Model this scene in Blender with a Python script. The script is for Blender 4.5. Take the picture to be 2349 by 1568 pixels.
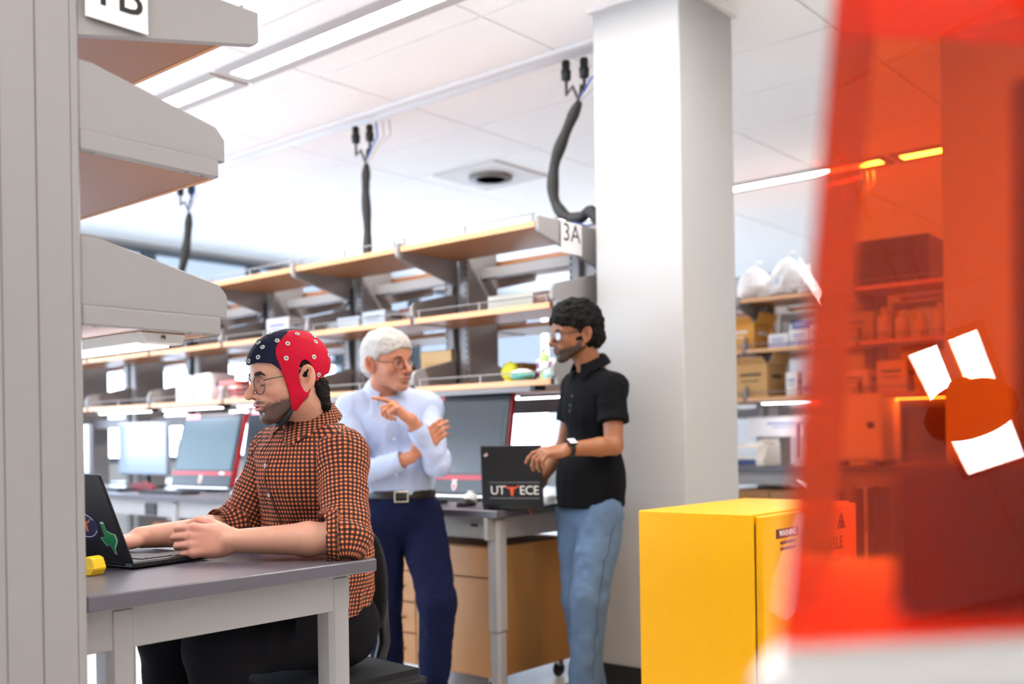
import bpy, bmesh, math, random
import numpy as np
from mathutils import Vector, Matrix, Euler

# ---------------------------------------------------------------- camera, light, exposure
SC = bpy.context.scene
for _o in list(bpy.data.objects):
    bpy.data.objects.remove(_o, do_unlink=True)
COL = SC.collection
CAM_H = 1.12
cam_d = bpy.data.cameras.new('camera')
cam = bpy.data.objects.new('camera', cam_d); COL.objects.link(cam)
cam_d.sensor_width = 36.0
cam_d.lens = 36.0 * 2350.0 / 2349.0
cam_d.shift_y = (1005.0 - 784.0) / 2349.0
cam_d.clip_start = 0.02; cam_d.clip_end = 200
cam.matrix_world = (Matrix.Translation((0, 0, CAM_H)) @ Matrix.Rotation(math.radians(40.25), 4, 'Z')
                    @ Matrix.Rotation(math.radians(90), 4, 'X') @ Matrix.Rotation(math.radians(-0.9), 4, 'Z'))
cam_d.dof.use_dof = True
cam_d.dof.focus_distance = 2.62
cam_d.dof.aperture_fstop = 2.0
SC.camera = cam

world = bpy.data.worlds.new('sky'); SC.world = world; world.use_nodes = True
_nt = world.node_tree
_bg = _nt.nodes['Background']
_bg.inputs['Color'].default_value = (0.72, 0.84, 1.0, 1)
_bg.inputs['Strength'].default_value = 5.0

SC.view_settings.view_transform = 'Standard'
SC.view_settings.look = 'None'
SC.view_settings.exposure = 1.5
SC.view_settings.gamma = 1.0
SC.view_settings.use_curve_mapping = False
SC.cycles.max_bounces = 8
SC.cycles.diffuse_bounces = 4
SC.cycles.glossy_bounces = 3
SC.cycles.transmission_bounces = 4
SC.cycles.transparent_max_bounces = 12
SC.cycles.caustics_reflective = False
SC.cycles.caustics_refractive = False
LAMP = 22.0            # radiance of the ceiling tubes

# ---------------------------------------------------------------- helpers
def lin(c):
    if isinstance(c, str):
        c = c.lstrip('#'); c = [int(c[i:i+2], 16) / 255 for i in (0, 2, 4)]
    return tuple(x / 12.92 if x <= .04045 else ((x + .055) / 1.055) ** 2.4 for x in c)

MATS = {}
def mat(name, color='#808080', rough=.5, metal=0, emit=0, ecol=None, noise=0, nscale=20, bump=0, bscale=200,
        spec=None, coat=0, trans=0, sss=0, stretch=None, sheen=0):
    if name in MATS: return MATS[name]
    m = bpy.data.materials.new(name); m.use_nodes = True
    nt = m.node_tree; b = nt.nodes['Principled BSDF']
    c = lin(color)
    b.inputs['Base Color'].default_value = (*c, 1)
    b.inputs['Roughness'].default_value = rough
    b.inputs['Metallic'].default_value = metal
    if spec is not None: b.inputs['Specular IOR Level'].default_value = spec
    if coat: b.inputs['Coat Weight'].default_value = coat
    if sss:
        b.inputs['Subsurface Weight'].default_value = sss
        b.inputs['Subsurface Radius'].default_value = (.012, .005, .003)
        b.inputs['Subsurface Scale'].default_value = .6
    if sheen: b.inputs['Sheen Weight'].default_value = sheen
    if emit:
        b.inputs['Emission Color'].default_value = (*(lin(ecol) if ecol else c), 1)
        b.inputs['Emission Strength'].default_value = emit
    if noise or bump:
        tc = nt.nodes.new('ShaderNodeTexCoord')
        mp = nt.nodes.new('ShaderNodeMapping')
        if stretch: mp.inputs['Scale'].default_value = stretch
        nt.links.new(tc.outputs['Object'], mp.inputs['Vector'])
    if noise:
        n = nt.nodes.new('ShaderNodeTexNoise'); n.inputs['Scale'].default_value = nscale
        n.inputs['Detail'].default_value = 4
        nt.links.new(mp.outputs['Vector'], n.inputs['Vector'])
        mx = nt.nodes.new('ShaderNodeMix'); mx.data_type = 'RGBA'
        mx.inputs['A'].default_value = (*[x * (1 - noise) for x in c], 1)
        mx.inputs['B'].default_value = (*[min(1, x * (1 + noise)) for x in c], 1)
        nt.links.new(n.outputs['Fac'], mx.inputs['Factor'])
        nt.links.new(mx.outputs['Result'], b.inputs['Base Color'])
    if bump:
        n2 = nt.nodes.new('ShaderNodeTexNoise'); n2.inputs['Scale'].default_value = bscale
        nt.links.new(mp.outputs['Vector'], n2.inputs['Vector'])
        bp = nt.nodes.new('ShaderNodeBump'); bp.inputs['Strength'].default_value = bump
        bp.inputs['Distance'].default_value = .002
        nt.links.new(n2.outputs['Fac'], bp.inputs['Height'])
        nt.links.new(bp.outputs['Normal'], b.inputs['Normal'])
    MATS[name] = m
    return m

class MB:
    """collects shapes of one part; build() links them as one mesh object"""
    def __init__(s): s.bm = bmesh.new()
    def box(s, c, d, bev=0, rot=None, seg=1):
        t = bmesh.new()
        bmesh.ops.create_cube(t, size=1)
        bmesh.ops.scale(t, vec=Vector(d), verts=t.verts)
        if bev:
            bmesh.ops.bevel(t, geom=t.edges[:], offset=min(bev, min(d) * .45), segments=seg, affect='EDGES')
        M = Matrix.Translation(c)
        if rot is not None: M = M @ (rot if isinstance(rot, Matrix) else Euler(rot).to_matrix().to_4x4())
        t.transform(M); s.merge(t); return s
    def b2(s, x0, x1, y0, y1, z0, z1, bev=0):
        return s.box(((x0+x1)/2, (y0+y1)/2, (z0+z1)/2), (abs(x1-x0), abs(y1-y0), abs(z1-z0)), bev)
    def merge(s, t):
        me = bpy.data.meshes.new('t'); t.to_mesh(me); t.free(); s.bm.from_mesh(me); bpy.data.meshes.remove(me)
    def prism(s, pts, depth, M, bev=0):
        """polygon in local xy, extruded along local z by depth, moved by M"""
        t = bmesh.new()
        vs = [t.verts.new((p[0], p[1], 0)) for p in pts]
        f = t.faces.new(vs)
        r = bmesh.ops.extrude_face_region(t, geom=[f])
        bmesh.ops.translate(t, vec=(0, 0, depth), verts=[v for v in r['geom'] if isinstance(v, bmesh.types.BMVert)])
        bmesh.ops.recalc_face_normals(t, faces=t.faces)
        if bev: bmesh.ops.bevel(t, geom=t.edges[:], offset=bev, segments=1, affect='EDGES')
        t.transform(M); s.merge(t); return s
    def tube(s, pts, r, n=8, cap=True):
        P = [Vector(p) for p in pts]; rs = r if isinstance(r, (list, tuple)) else [r] * len(P)
        rings = []; prev = None
        for i, p in enumerate(P):
            d = (P[min(i+1, len(P)-1)] - P[max(i-1, 0)]).normalized()
            if prev is None:
                a = d.orthogonal().normalized()
            else:
                a = (prev - d * prev.dot(d))
                a = a.normalized() if a.length > 1e-6 else d.orthogonal().normalized()
            prev = a; b = d.cross(a)
            rings.append([s.bm.verts.new(p + (a * math.cos(2*math.pi*k/n) + b * math.sin(2*math.pi*k/n)) * rs[i]) for k in range(n)])
        for i in range(len(rings)-1):
            for k in range(n):
                s.bm.faces.new((rings[i][k], rings[i][(k+1) % n], rings[i+1][(k+1) % n], rings[i+1][k]))
        if cap:
            s.bm.faces.new(rings[0][::-1]); s.bm.faces.new(rings[-1])
        return s
    def lathe(s, prof, c=(0, 0, 0), n=24, M=None):
        t = bmesh.new(); rings = []
        for (r, z) in prof:
            rings.append([t.verts.new((r*math.cos(2*math.pi*k/n), r*math.sin(2*math.pi*k/n), z)) for k in range(n)])
        for i in range(len(rings)-1):
            for k in range(n):
                t.faces.new((rings[i][k], rings[i][(k+1) % n], rings[i+1][(k+1) % n], rings[i+1][k]))
        t.faces.new(rings[0][::-1]); t.faces.new(rings[-1])
        bmesh.ops.recalc_face_normals(t, faces=t.faces)
        t.transform(M if M is not None else Matrix.Translation(c)); s.merge(t); return s
    def quad(s, a, b, c, d):
        s.bm.faces.new([s.bm.verts.new(p) for p in (a, b, c, d)]); return s
    def build(s, name, m, parent=None, smooth=False, loc=None, rot=None):
        me = bpy.data.meshes.new(name)
        if smooth:
            for f in s.bm.faces: f.smooth = True
        s.bm.to_mesh(me); s.bm.free()
        return link(name, me, m, parent, loc, rot)

def link(name, me, m, parent=None, loc=None, rot=None):
    if m is not None: me.materials.append(m)
    o = bpy.data.objects.new(name, me); COL.objects.link(o)
    if parent is not None: o.parent = parent
    if loc is not None: o.location = loc
    if rot is not None: o.rotation_euler = rot
    return o

def tag(o, label=None, cat=None, group=None, kind=None):
    if label: o['label'] = label
    if cat: o['category'] = cat
    if group: o['group'] = group
    if kind: o['kind'] = kind
    return o
def thing(name, label, cat, loc=(0, 0, 0), rz=0, group=None):
    o = bpy.data.objects.new(name, None); COL.objects.link(o)
    o.location = loc; o.rotation_euler = (0, 0, rz); o.empty_display_size = .05
    return tag(o, label, cat, group)
def bx(name, m, parent, x0, x1, y0, y1, z0, z1, bev=0.002):
    return MB().b2(x0, x1, y0, y1, z0, z1, bev).build(name, m, parent)
def frame(x, y, z):
    """matrix with given axes as columns"""
    x, y, z = Vector(x), Vector(y), Vector(z)
    M = Matrix.Identity(4)
    for i in range(3): M[i][0], M[i][1], M[i][2] = x[i], y[i], z[i]
    return M
FRONT = frame((1, 0, 0), (0, 0, 1), (0, -1, 0))      # text on a face that looks to -Y
SIDE = frame((0, 1, 0), (0, 0, 1), (1, 0, 0))        # text on a face that looks to +X
def text(name, s, size, m, parent, M, depth=.0006, align='CENTER', bold=0, spacing=1.0):
    c = bpy.data.curves.new(name, 'FONT'); c.body = s; c.size = size; c.align_x = align; c.align_y = 'CENTER'
    c.extrude = depth; c.offset = bold; c.space_character = spacing; c.resolution_u = 3
    o = bpy.data.objects.new(name, c); COL.objects.link(o)
    dg = bpy.context.evaluated_depsgraph_get(); dg.update()
    me = bpy.data.meshes.new_from_object(o.evaluated_get(dg)); me.transform(M)
    bpy.data.objects.remove(o, do_unlink=True); bpy.data.curves.remove(c)
    me.materials.clear()
    me.name = name
    return link(name, me, m, parent)
def T(x, y, z): return Matrix.Translation((x, y, z))
R = math.radians

# ---------------------------------------------------------------- the room
M_ceil = mat('ceiling_tile_white', '#fbfbfa', .85, noise=.02, nscale=60, bump=.15, bscale=400)
M_grid = mat('ceiling_grid', '#e2e0de', .6)
M_wall = mat('wall_paint', '#b4b3b2', .7, noise=.01, nscale=5, bump=.05, bscale=300)
M_floor = mat('vinyl_floor', '#e6e3df', .4, noise=.08, nscale=8)
M_black = mat('black_plastic', '#121214', .45)
M_blackm = mat('black_rubber', '#0d0d0e', .7)
M_dark = mat('dark_frame', '#525b63', .4)
M_lamp = mat('lamp_lens', '#ffffff', .4, emit=LAMP, ecol='#fffaf5')
M_lampw = mat('lamp_housing', '#a9a29e', .5)
M_white = mat('white_plastic', '#e9e8e6', .4)

CE = 3.05
XF, XN, YN, YB = -9.05, 6.2, -4.6, 11.5
def struct(o): o['kind'] = 'structure'; return o
struct(bx('floor', M_floor, None, XF-.2, XN+.2, YN-.2, YB+.2, -.12, 0, 0))
# ceiling: a slab with a grid of tiles, the recessed lamp rows left open between them
ceiling = struct(bx('ceiling', M_grid, None, XF-.2, XN+.2, YN-.2, YB+.2, CE+.012, CE+.2, 0))
YL = [4.715 + .605*k for k in range(-16, 12)]
XL = [-3.11 + 1.155*k for k in range(-6, 9)]
_tile = None
def tile(x0, x1, y0, y1):
    global _tile
    w, h = x1-x0, y1-y0
    if _tile is None:
        _tile = MB().box((0, 0, 0), (1, 1, 1), 0).build('ceiling_tile', M_ceil, ceiling); o = _tile
    else:
        o = _tile.copy(); COL.objects.link(o)
    o.location = ((x0+x1)/2, (y0+y1)/2, CE+.006); o.scale = (w-.012, h-.012, .011)
LAMPROWS = [(3.19, -8.6, 3.0), (7.26, -8.6, 3.0), (-.9, -8.6, 3.0)]
for i in range(len(XL)-1):
    for j in range(len(YL)-1):
        x0, x1, y0, y1 = XL[i], XL[i+1], YL[j], YL[j+1]
        if x1 < XF or x0 > XN or y1 < YN or y0 > YB: continue
        x0 = max(x0, XF); x1 = min(x1, XN); y0 = max(y0, YN); y1 = min(y1, YB)
        if y1-y0 < .05: continue
        tile(x0, x1, y0, y1)
# walls
struct(bx('wall_back', M_wall, None, XF, XN, YB, YB+.15, 0, CE, 0))
struct(bx('wall_right', M_wall, None, XN, XN+.15, YN, YB, 0, CE, 0))
wn = MB(); wn.b2(XF+(XN-XF)/9*2-.05, XN, YN-.15, YN, .85, 2.95); wn.b2(XF, XN, YN-.15, YN, 0, .85); wn.b2(XF, XN, YN-.15, YN, 2.95, CE)
struct(wn.build('wall_near', M_wall))
wl = MB()
wl.b2(XF-.15, XF, YN, YB, 0, .95)
wl.b2(XF-.15, XF, YN, YB, 3.0, CE)
WY = [-4.6, -1.8, -.6, .6, 1.75, 2.9, 4.1, 5.32, 6.53, 7.72, 8.9, 10.1, 11.5]
struct(wl.build('wall_left', M_wall))
M_glass = bpy.data.materials.new('window_glass'); M_glass.use_nodes = True
def thin_glass(m, tint, refl=1.0, rough=0.0, haze=0):
    nt = m.node_tree; nt.nodes.clear()
    out = nt.nodes.new('ShaderNodeOutputMaterial'); tr = nt.nodes.new('ShaderNodeBsdfTransparent')
    tr.inputs['Color'].default_value = (*tint, 1)
    gl = nt.nodes.new('ShaderNodeBsdfGlossy'); gl.inputs['Roughness'].default_value = rough
    lw = nt.nodes.new('ShaderNodeLayerWeight'); pw = nt.nodes.new('ShaderNodeMath'); pw.operation = 'POWER'; pw.inputs[1].default_value = 5
    nt.links.new(lw.outputs['Facing'], pw.inputs[0])
    fr = nt.nodes.new('ShaderNodeMath'); fr.operation = 'MULTIPLY_ADD'; fr.inputs[1].default_value = .96; fr.inputs[2].default_value = .04
    lw.inputs['Blend'].default_value = .5
    nt.links.new(pw.outputs[0], fr.inputs[0])
    mx = nt.nodes.new('ShaderNodeMixShader')
    if refl != 1:
        mu = nt.nodes.new('ShaderNodeMath'); mu.operation = 'MULTIPLY'; mu.inputs[1].default_value = refl
        nt.links.new(fr.outputs[0], mu.inputs[0]); nt.links.new(mu.outputs[0], mx.inputs['Fac'])
    else: nt.links.new(fr.outputs[0], mx.inputs['Fac'])
    a = tr
    if haze:
        df = nt.nodes.new('ShaderNodeBsdfTranslucent'); df.inputs['Color'].default_value = (*tint, 1)
        m2 = nt.nodes.new('ShaderNodeMixShader'); m2.inputs['Fac'].default_value = haze
        nt.links.new(tr.outputs[0], m2.inputs[1]); nt.links.new(df.outputs[0], m2.inputs[2]); a = m2
    nt.links.new(a.outputs[0], mx.inputs[1]); nt.links.new(gl.outputs[0], mx.inputs[2])
    nt.links.new(mx.outputs[0], out.inputs['Surface'])
thin_glass(M_glass, (.93, .96, .99))
M_tint = bpy.data.materials.new('sky_dimming_glass'); M_tint.use_nodes = True; thin_glass(M_tint, (.26, .27, .285))  # tint added to dim the bright sky in the upper panes
M_shade = mat('roller_shade', '#e6edf2', .9)
for k in range(1, len(WY)-1):
    if WY[k] < 2.5 or WY[k+1] > 10.2: 
        pass
    w = struct(MB().b2(XF-.1, XF+.02, WY[k]-.05, WY[k]+.05, .95, 3.0).b2(XF-.1, XF+.02, WY[k]+.05, WY[k+1]-.05, 2.97, 3.0)
        .b2(XF-.1, XF+.02, WY[k]+.05, WY[k+1]-.05, .95, 1.0).b2(XF-.09, XF+.01, WY[k]+.05, WY[k+1]-.05, 1.98, 2.03).build('window_%d' % k, M_dark))
    for z0, z1 in ((1.0, 1.98), (2.03, 2.97)):
        bx('pane', M_glass if z0 < 2 else M_tint, w, XF-.05, XF-.044, WY[k]+.05, WY[k+1]-.05, z0, z1, 0)
XW = [XF + (XN-XF)/9*k for k in range(10)]  # near wall windows, out of view, added to light the room from behind the camera
for k in range(0, 2):
    w = struct(MB().b2(XW[k]-.05, XW[k]+.05, YN-.1, YN, .85, 2.95).b2(XW[k], XW[k+1], YN-.1, YN, .85, .9).b2(XW[k], XW[k+1], YN-.1, YN, 2.9, 2.95).build('window_%d' % (20+k), M_dark))
    bx('pane', M_glass, w, XW[k]+.05, XW[k+1]-.05, YN-.06, YN-.054, .9, 2.9, 0)
# ground outside and a pale neighbouring facade are not seen: only sky shows in the panes

# white column beside the rear bench
col = struct(bx('wall_column', M_wall, None, -2.70, -2.252, 3.80, 4.27, 0, CE, .004))
struct(bx('baseboard_column', M_blackm, None, -2.708, -2.244, 3.792, 4.278, 0, .1, .002))
c_cap = struct(MB().b2(-2.72, -2.232, 3.78, 4.29, CE-.012, CE+.004, .003).build('trim_1', M_grid))
# second white column seen through the orange hood
struct(bx('wall_pillar', M_wall, None, -1.62, -.7, 5.2, 5.8, 0, CE, .004))

# recessed linear lamps
def lamp_row(yc, spans, label_bits, wide=.24):
    for n, (x0, x1) in enumerate(spans):
        t = thing('ceiling_lamp', label_bits[n], 'ceiling lamp', ((x0+x1)/2, yc, CE), 0, 'linear ceiling lamps')
        L = (x1-x0)/2; w = wide/2; lw = .055
        m = MB()
        m.b2(-L, L, -w, -lw, -.012, 0, .002); m.b2(-L, L, lw, w, -.012, 0, .002)
        m.b2(-L, -L+.05, -lw, lw, -.012, 0, .002); m.b2(L-.05, L, -lw, lw, -.012, 0, .002)
        m.build('lamp_housing', M_lampw, t)
        bx('lamp_lens', M_lamp, t, -L+.05, L-.05, -lw, lw, -.008, -.001, 0)
lamp_row(3.19, [(-4.58, -2.3), (-6.9, -4.62), (-2.24, .04), (.1, 2.38)], ['linear lamp in the ceiling nearest above the standing men', 'linear lamp in the ceiling beyond the nearest one, half hidden by the grey shelf', 'added linear ceiling lamp above the yellow cabinet, out of the frame', 'added linear ceiling lamp over the aisle right of the yellow cabinet'])  # last two lamps added out of view to brighten faces turned right
lamp_row(7.26, [(-4.9, -2.62), (-7.3, -4.96), (-2.58, -.3), (-.24, 2.04)], ['linear ceiling lamp showing right behind the white column', 'linear ceiling lamp far behind the rack marked 3A', 'linear ceiling lamp seen through the orange hood', 'added linear ceiling lamp far right behind the orange hood'])  # last lamp added to brighten the right wall and floor
lamp_row(.3, [(-4.58, -2.3), (-2.2, .1), (-6.9, -4.62)], ['linear ceiling lamp over the near bench, left of the frame', 'linear ceiling lamp over the camera side aisle', 'linear ceiling lamp over the far end of the near bench'])
# three-part troffer that mirrors in the orange hood
t = thing('ceiling_troffer', 'three part ceiling troffer mirrored as a white patch in the orange hood', 'ceiling lamp', (3.58, .53, CE))
MB().b2(-.66, .66, -.16, -.13, -.014, 0).b2(-.66, .66, .13, .16, -.014, 0).b2(-.66, -.62, -.13, .13, -.014, 0).b2(.62, .66, -.13, .13, -.014, 0).build('lamp_housing', M_lampw, t)
for k in (-1, 0, 1): bx('lamp_lens', M_lamp, t, -.62, .62, k*.086-.038, k*.086+.038, -.009, -.001, 0)
# ceiling diffuser
d = thing('ceiling_vent', 'square ceiling air vent with a dark round opening', 'air vent', (-4.95, 5.65, CE))
MB().b2(-.3, .3, -.3, .3, -.012, 0, .003).build('vent_plate', mat('vent_plate', '#d8d5d1', .6), d)
MB().lathe([(.16, -.035), (.16, -.012), (.11, -.012), (.11, -.035)], n=28).build('vent_ring', mat('vent_ring', '#8a8582', .6), d, True)
MB().lathe([(.108, -.03), (.108, -.02)], n=28).build('vent_opening', mat('vent_dark', '#4a4644', .8), d)
# power rail under the ceiling over the rear rack
r_ = thing('power_rail', 'white power rail on the ceiling over the rack marked 3A', 'power rail', (-5.6, 4.1, CE))
bx('rail', mat('rail_body', '#dedcda', .5), r_, -3.2, 2.85, -.06, .06, -.025, 0, .004)
bx('rail_strip', mat('rail_strip', '#c9c7c5', .4), r_, -3.2, 2.85, -.04, .04, -.029, -.0255, 0)

# ---------------------------------------------------------------- lab racks and benches
M_metal = mat('grey_enamel', '#989493', .42, noise=.015, nscale=30, bump=.08, bscale=500)
M_wood = mat('maple_laminate', '#a36d45', .38, noise=.06, nscale=6, stretch=(1, 14, 14))
M_edge = mat('maple_edge', '#dfa874', .4)
M_slot = mat('slot_black', '#1b1b1d', .8)
M_top = mat('epoxy_top', '#5a575e', .32, noise=.05, nscale=60)
M_sign = mat('sign_card', '#e4e2e4', .5)
M_ink = mat('sign_ink', '#1c1c1c', .6)
M_cab = mat('oak_cabinet', '#a8733f', .4, noise=.07, nscale=5, stretch=(10, 10, .8))
M_cabd = mat('oak_edge', '#7d4a2c', .5)
M_steel = mat('brushed_steel', '#9a9794', .3, 1)
M_led = mat('led_tube', '#ffffff', .4, emit=9, ecol='#fff6ff')
M_alu = mat('aluminium', '#c9c8c8', .35, .6)

UW = .17        # width of a post along the bench
PD = .12        # half depth of a post
DS, DT = .335, .43
Z1, Z2, Z3 = 1.36, 1.705, 2.035
def rack(name, label, base, nb, bay, sides=(-1, 1), levels=(Z1, Z2, Z3), ztop=2.12, zfoot=.0):
    t = thing(name, label, 'shelf rack', base)
    protos = {}
    def share(key, make, nm, m, parent, loc):
        if key not in protos:
            o = make().build(nm, m, parent); protos[key] = o
        else:
            o = protos[key].copy(); COL.objects.link(o); o.parent = parent
        o.location = loc; return o
    for k in range(nb+1):
        xp = -bay*k - UW/2
        def up():
            m = MB()
            for sx in (-1, 1):
                m.b2(sx*UW/2, sx*.022, -PD, PD, zfoot, ztop, .006)
            m.b2(-.024, .024, -PD+.03, PD-.03, zfoot, ztop-.01)
            return m
        u = share('up', up, 'upright', M_metal, t, (xp, 0, 0))
        def slots():
            m = MB()
            for s in (-1, 1):
                for sx in (-UW/2+.014, UW/2-.014):
                    z = .95
                    while z < ztop-.04:
                        m.b2(sx-.004, sx+.004, s*PD-.0015*0-.001, s*PD+.001, z, z+.016); z += .032
            return m
        o = share('slots', slots, 'slot_row', M_slot, u, (0, 0, 0)); o['kind'] = 'stuff'
        for s in sides:
            for li, z in enumerate(levels):
                dep = DT if li == 2 else DS
                if li < 2:
                    pts = [(0, z+.175), (.03, z+.175), (dep-.02, z+.108), (dep, z+.085), (dep, z+.035), (0, z+.035)]
                    def br(pts=pts, dep=dep, z=z, s=s):
                        m = MB(); m.prism(pts, .02, frame((0, s, 0), (0, 0, 1), (1, 0, 0)) , .0025)
                        m.b2(.002, .026, 0, s*(dep-.02), z-.004, z+.036, .003)
                        return m
                else:
                    pts = [(0, z+.065), (dep, z+.065), (dep, z+.0), (dep-.012, z-.012), (0, z-.11)]
                    def br(pts=pts, dep=dep, z=z, s=s):
                        m = MB(); m.prism(pts, .02, frame((0, s, 0), (0, 0, 1), (1, 0, 0)), .0025); return m
                share(('br', li, s), br, 'bracket', M_metal, t, (xp + (UW/2-.028 if k == 0 else -.01), s*PD, 0))
    for k in range(nb):
        L = bay-.035 if k else bay-.035+UW/2-.022
        xc = -bay*k - UW/2 - bay/2 + (0 if k else (UW/2-.022)/2)
        f0 = k == 0
        for s in sides:
            for li, z in enumerate(levels):
                dep = (DT if li == 2 else DS)-.012
                zz = z+.02 if li == 2 else z
                def sh(dep=dep, s=s, zz=zz, L=L):
                    return MB().b2(-L/2, L/2, s*.01, s*(dep-.012), zz, zz+.024, .001)
                o = share(('sh', li, s, f0), sh, 'shelf', M_wood, t, (xc, s*PD, 0))
                def ed(dep=dep, s=s, zz=zz, L=L):
                    return MB().b2(-L/2, L/2, s*(dep-.012), s*dep, zz-.001, zz+.026, .001)
                share(('ed', li, s, f0), ed, 'shelf_edge', M_edge, o, (0, 0, 0))
                def rail(dep=dep, s=s, zz=zz, L=L):
                    m = MB(); y = s*(dep-.01); zr = zz+.062
                    m.tube([(-L/2, y, zr), (L/2, y, zr)], .003, 6)
                    for xx in (-L/2+.02, 0, L/2-.02): m.b2(xx-.004, xx+.004, y-.004, y+.004, zz+.02, zr+.003)
                    return m
                share(('rl', li, s, f0), rail, 'guard_rail', M_metal, o, (0, 0, 0))
        def beam():
            return MB().b2(-L/2, L/2, -.02, .02, Z3-.07, Z3-.015, .004)
        share(('beam', f0), beam, 'cross_beam', M_metal, t, (xc, 0, 0))
        def beam2():
            return MB().b2(-L/2, L/2, -.012, .012, 1.245, 1.32, .004)
        share(('beam2', f0), beam2, 'service_channel', M_metal, t, (xc, 0, 0))
    return t

rk1 = rack('shelf_rack', 'grey metal shelf rack marked 1B at the left edge, close to the camera', (-1.935, .872, 0), 2, .83)
rk3 = rack('shelf_rack', 'long shelf rack with maple boards marked 3A behind the standing men', (-2.80, 4.07, 0), 6, .83)
rk5 = rack('shelf_rack', 'shelf rack with boxes behind the white column, partly seen through the orange hood', (-.9, 7.15, 0), 4, .83)
# signs on the end brackets
def sign(t, s, y, z, sz, w, h):
    # the outer face of the end bracket lies at local x = 0
    c = bx('sign_card', M_sign, t, .0005, .0025, y-w/2, y+w/2, z-h/2, z+h/2, 0)
    text('sign_text', s, sz, M_ink, c, T(.003, y, z-.021) @ SIDE, .0003)
sign(rk1, '1B', .20, 2.05, .108, .135, .17)
for yy, ww in ((0.0320, .0016), (-0.0350, .0012), (0.1000, .0007)):
    bx('panel_seam', mat('seam_grey', '#726c6a', .8), rk1, -.002, .0006, yy-ww, yy+ww, 0, 2.118, 0)
t3 = rk3
c3 = bx('sign_card', M_sign, t3, .0005, .0025, -.40, -.245, 1.955, 2.098, 0)
text('sign_text', '3A', .115, M_ink, c3, T(.003, -.322, 2.045) @ SIDE, .0003)
# cap plate closing the end of the top shelf of rack 1 and 3 is the bracket itself

# screws under the near shelves
for z in (Z1, Z2):
    for yy in (.15, .36, .40):
        MB().lathe([(.005, -.0025), (.004, -.004), (.002, -.004)], n=10).build('screw', M_steel, rk1, True, (-.012, yy, z-.002))

# task lamp under the lowest near shelf
tl = thing('shelf_lamp', 'lit white strip lamp under the lowest near grey shelf', 'strip lamp', (-2.33, 1.20, Z1))
m = MB(); m.prism([(-.055, 0), (.055, 0), (.045, -.022), (-.035, -.022)], .60, frame((0, 1, 0), (0, 0, 1), (1, 0, 0)) , .002)
hs = m.build('lamp_body', M_white, tl, loc=(-.30, 0, 0))
MB().prism([(-.057, 0), (.057, 0), (.048, -.025), (-.037, -.025)], .035, frame((0, 1, 0), (0, 0, 1), (1, 0, 0)), .003).build('end_cap', M_white, tl, loc=(.30, 0, 0))
bx('lamp_tube', M_led, tl, -.28, .29, -.03, .04, -.027, -.0225, 0)
MB().lathe([(.005, 0), (.005, .002), (.002, .003)], n=12).build('screw', M_steel, tl, True, (.336, .0, -.012), (0, R(90), 0))

# strip lamps under the lowest shelf of the rear rack
def striplamp(x, y, z, L, label, lit):
    t = thing('shelf_lamp', label, 'strip lamp', (x, y, z))
    MB().prism([(-.04, 0), (.04, 0), (.03, -.018), (-.03, -.018)], L, frame((0, 1, 0), (0, 0, 1), (1, 0, 0)), .002).build('lamp_body', M_alu, t, loc=(-L/2, 0, 0))
    bx('lamp_tube', M_led if lit else M_white, t, -L/2+.02, L/2-.02, -.02, .02, -.022, -.0182, 0)
    bx('end_cap', M_black, t, L/2, L/2+.03, -.04, .04, -.02, 0, .002)
lbl = ['over the large black computer', 'behind the grey haired man', 'behind the seated man', 'over the leaning black computer', 'over the pale blue monitor']
for k in range(5):
    striplamp(-2.80-.085-.83*(k+.5), 4.07-PD-.27, Z1-.001, .66, 'strip lamp under the lowest shelf ' + lbl[k], k > 1)
striplamp(-3.3, 4.07+PD+.2, Z1-.001, .66, 'lit strip lamp under the rear side of rack 3A', True)
for k in range(3):
    striplamp(-.9-.085-.83*(k+.5), 7.15-PD-.25, Z1-.001, .66, 'lit strip lamp under the shelf behind the column, ' + ['hidden at the right end', 'seen through the orange hood', 'next to the column'][k], True)

# benches
def bench(name, label, x1, x0, y0, y1, zt, legs, rz=0):
    t = thing(name, label, 'bench', (0, 0, 0))
    bx('worktop', M_top, t, x0, x1, y0, y1, zt-.032, zt, .003)
    a = .05
    bx('apron', M_metal, t, x0+.02, x1-a-.021, y1-a-.02, y1-a, zt-.125, zt-.033, .002)
    bx('apron', M_metal, t, x0+.02, x1-a-.021, y0+a, y0+a+.02, zt-.125, zt-.033, .002)
    bx('apron', M_metal, t, x1-a-.02, x1-a, y0-.004, y1-a, zt-.125, zt-.033, .002)
    for (x, y) in legs:
        l = MB().b2(x-.033, x+.033, y-.033, y+.033, .30, zt-.033, .012).build('leg', M_metal, t)
        MB().b2(x-.027, x+.027, y-.027, y+.027, .02, .30, .008).build('leg_insert', M_metal, l)
        MB().lathe([(.03, 0), (.03, .012), (.012, .018), (.012, .03)], (x, y, 0), 14).build('foot', M_black, l)
    return t
b1 = bench('lab_bench', 'grey topped bench the seated man works at', -1.95, -3.75, .998, 1.765, .82, [(-2.03, 1.685), (-3.4, 1.685), (-2.03, 1.10), (-3.4, 1.10)])
b3 = bench('lab_bench', 'long grey topped bench under the front of the rack marked 3A', -2.80, -7.9, 3.20, 3.945, .82, [(-2.86, 3.27), (-5.3, 3.27), (-7.7, 3.27), (-2.88, 3.87)])
b4 = bench('lab_bench', 'bench on the rear side of the rack marked 3A', -2.80, -7.9, 4.195, 4.94, .82, [(-2.88, 4.87), (-5.3, 4.87), (-7.7, 4.87)])
b5 = bench('lab_bench', 'grey topped bench behind the white column', -.9, -4.4, 6.42, 7.025, .90, [(-2.63, 6.5), (-1.0, 6.5)])
bx('power_socket', M_black, b3, -2.99, -2.95, 3.247, 3.25, .745, .756, 0)
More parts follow.
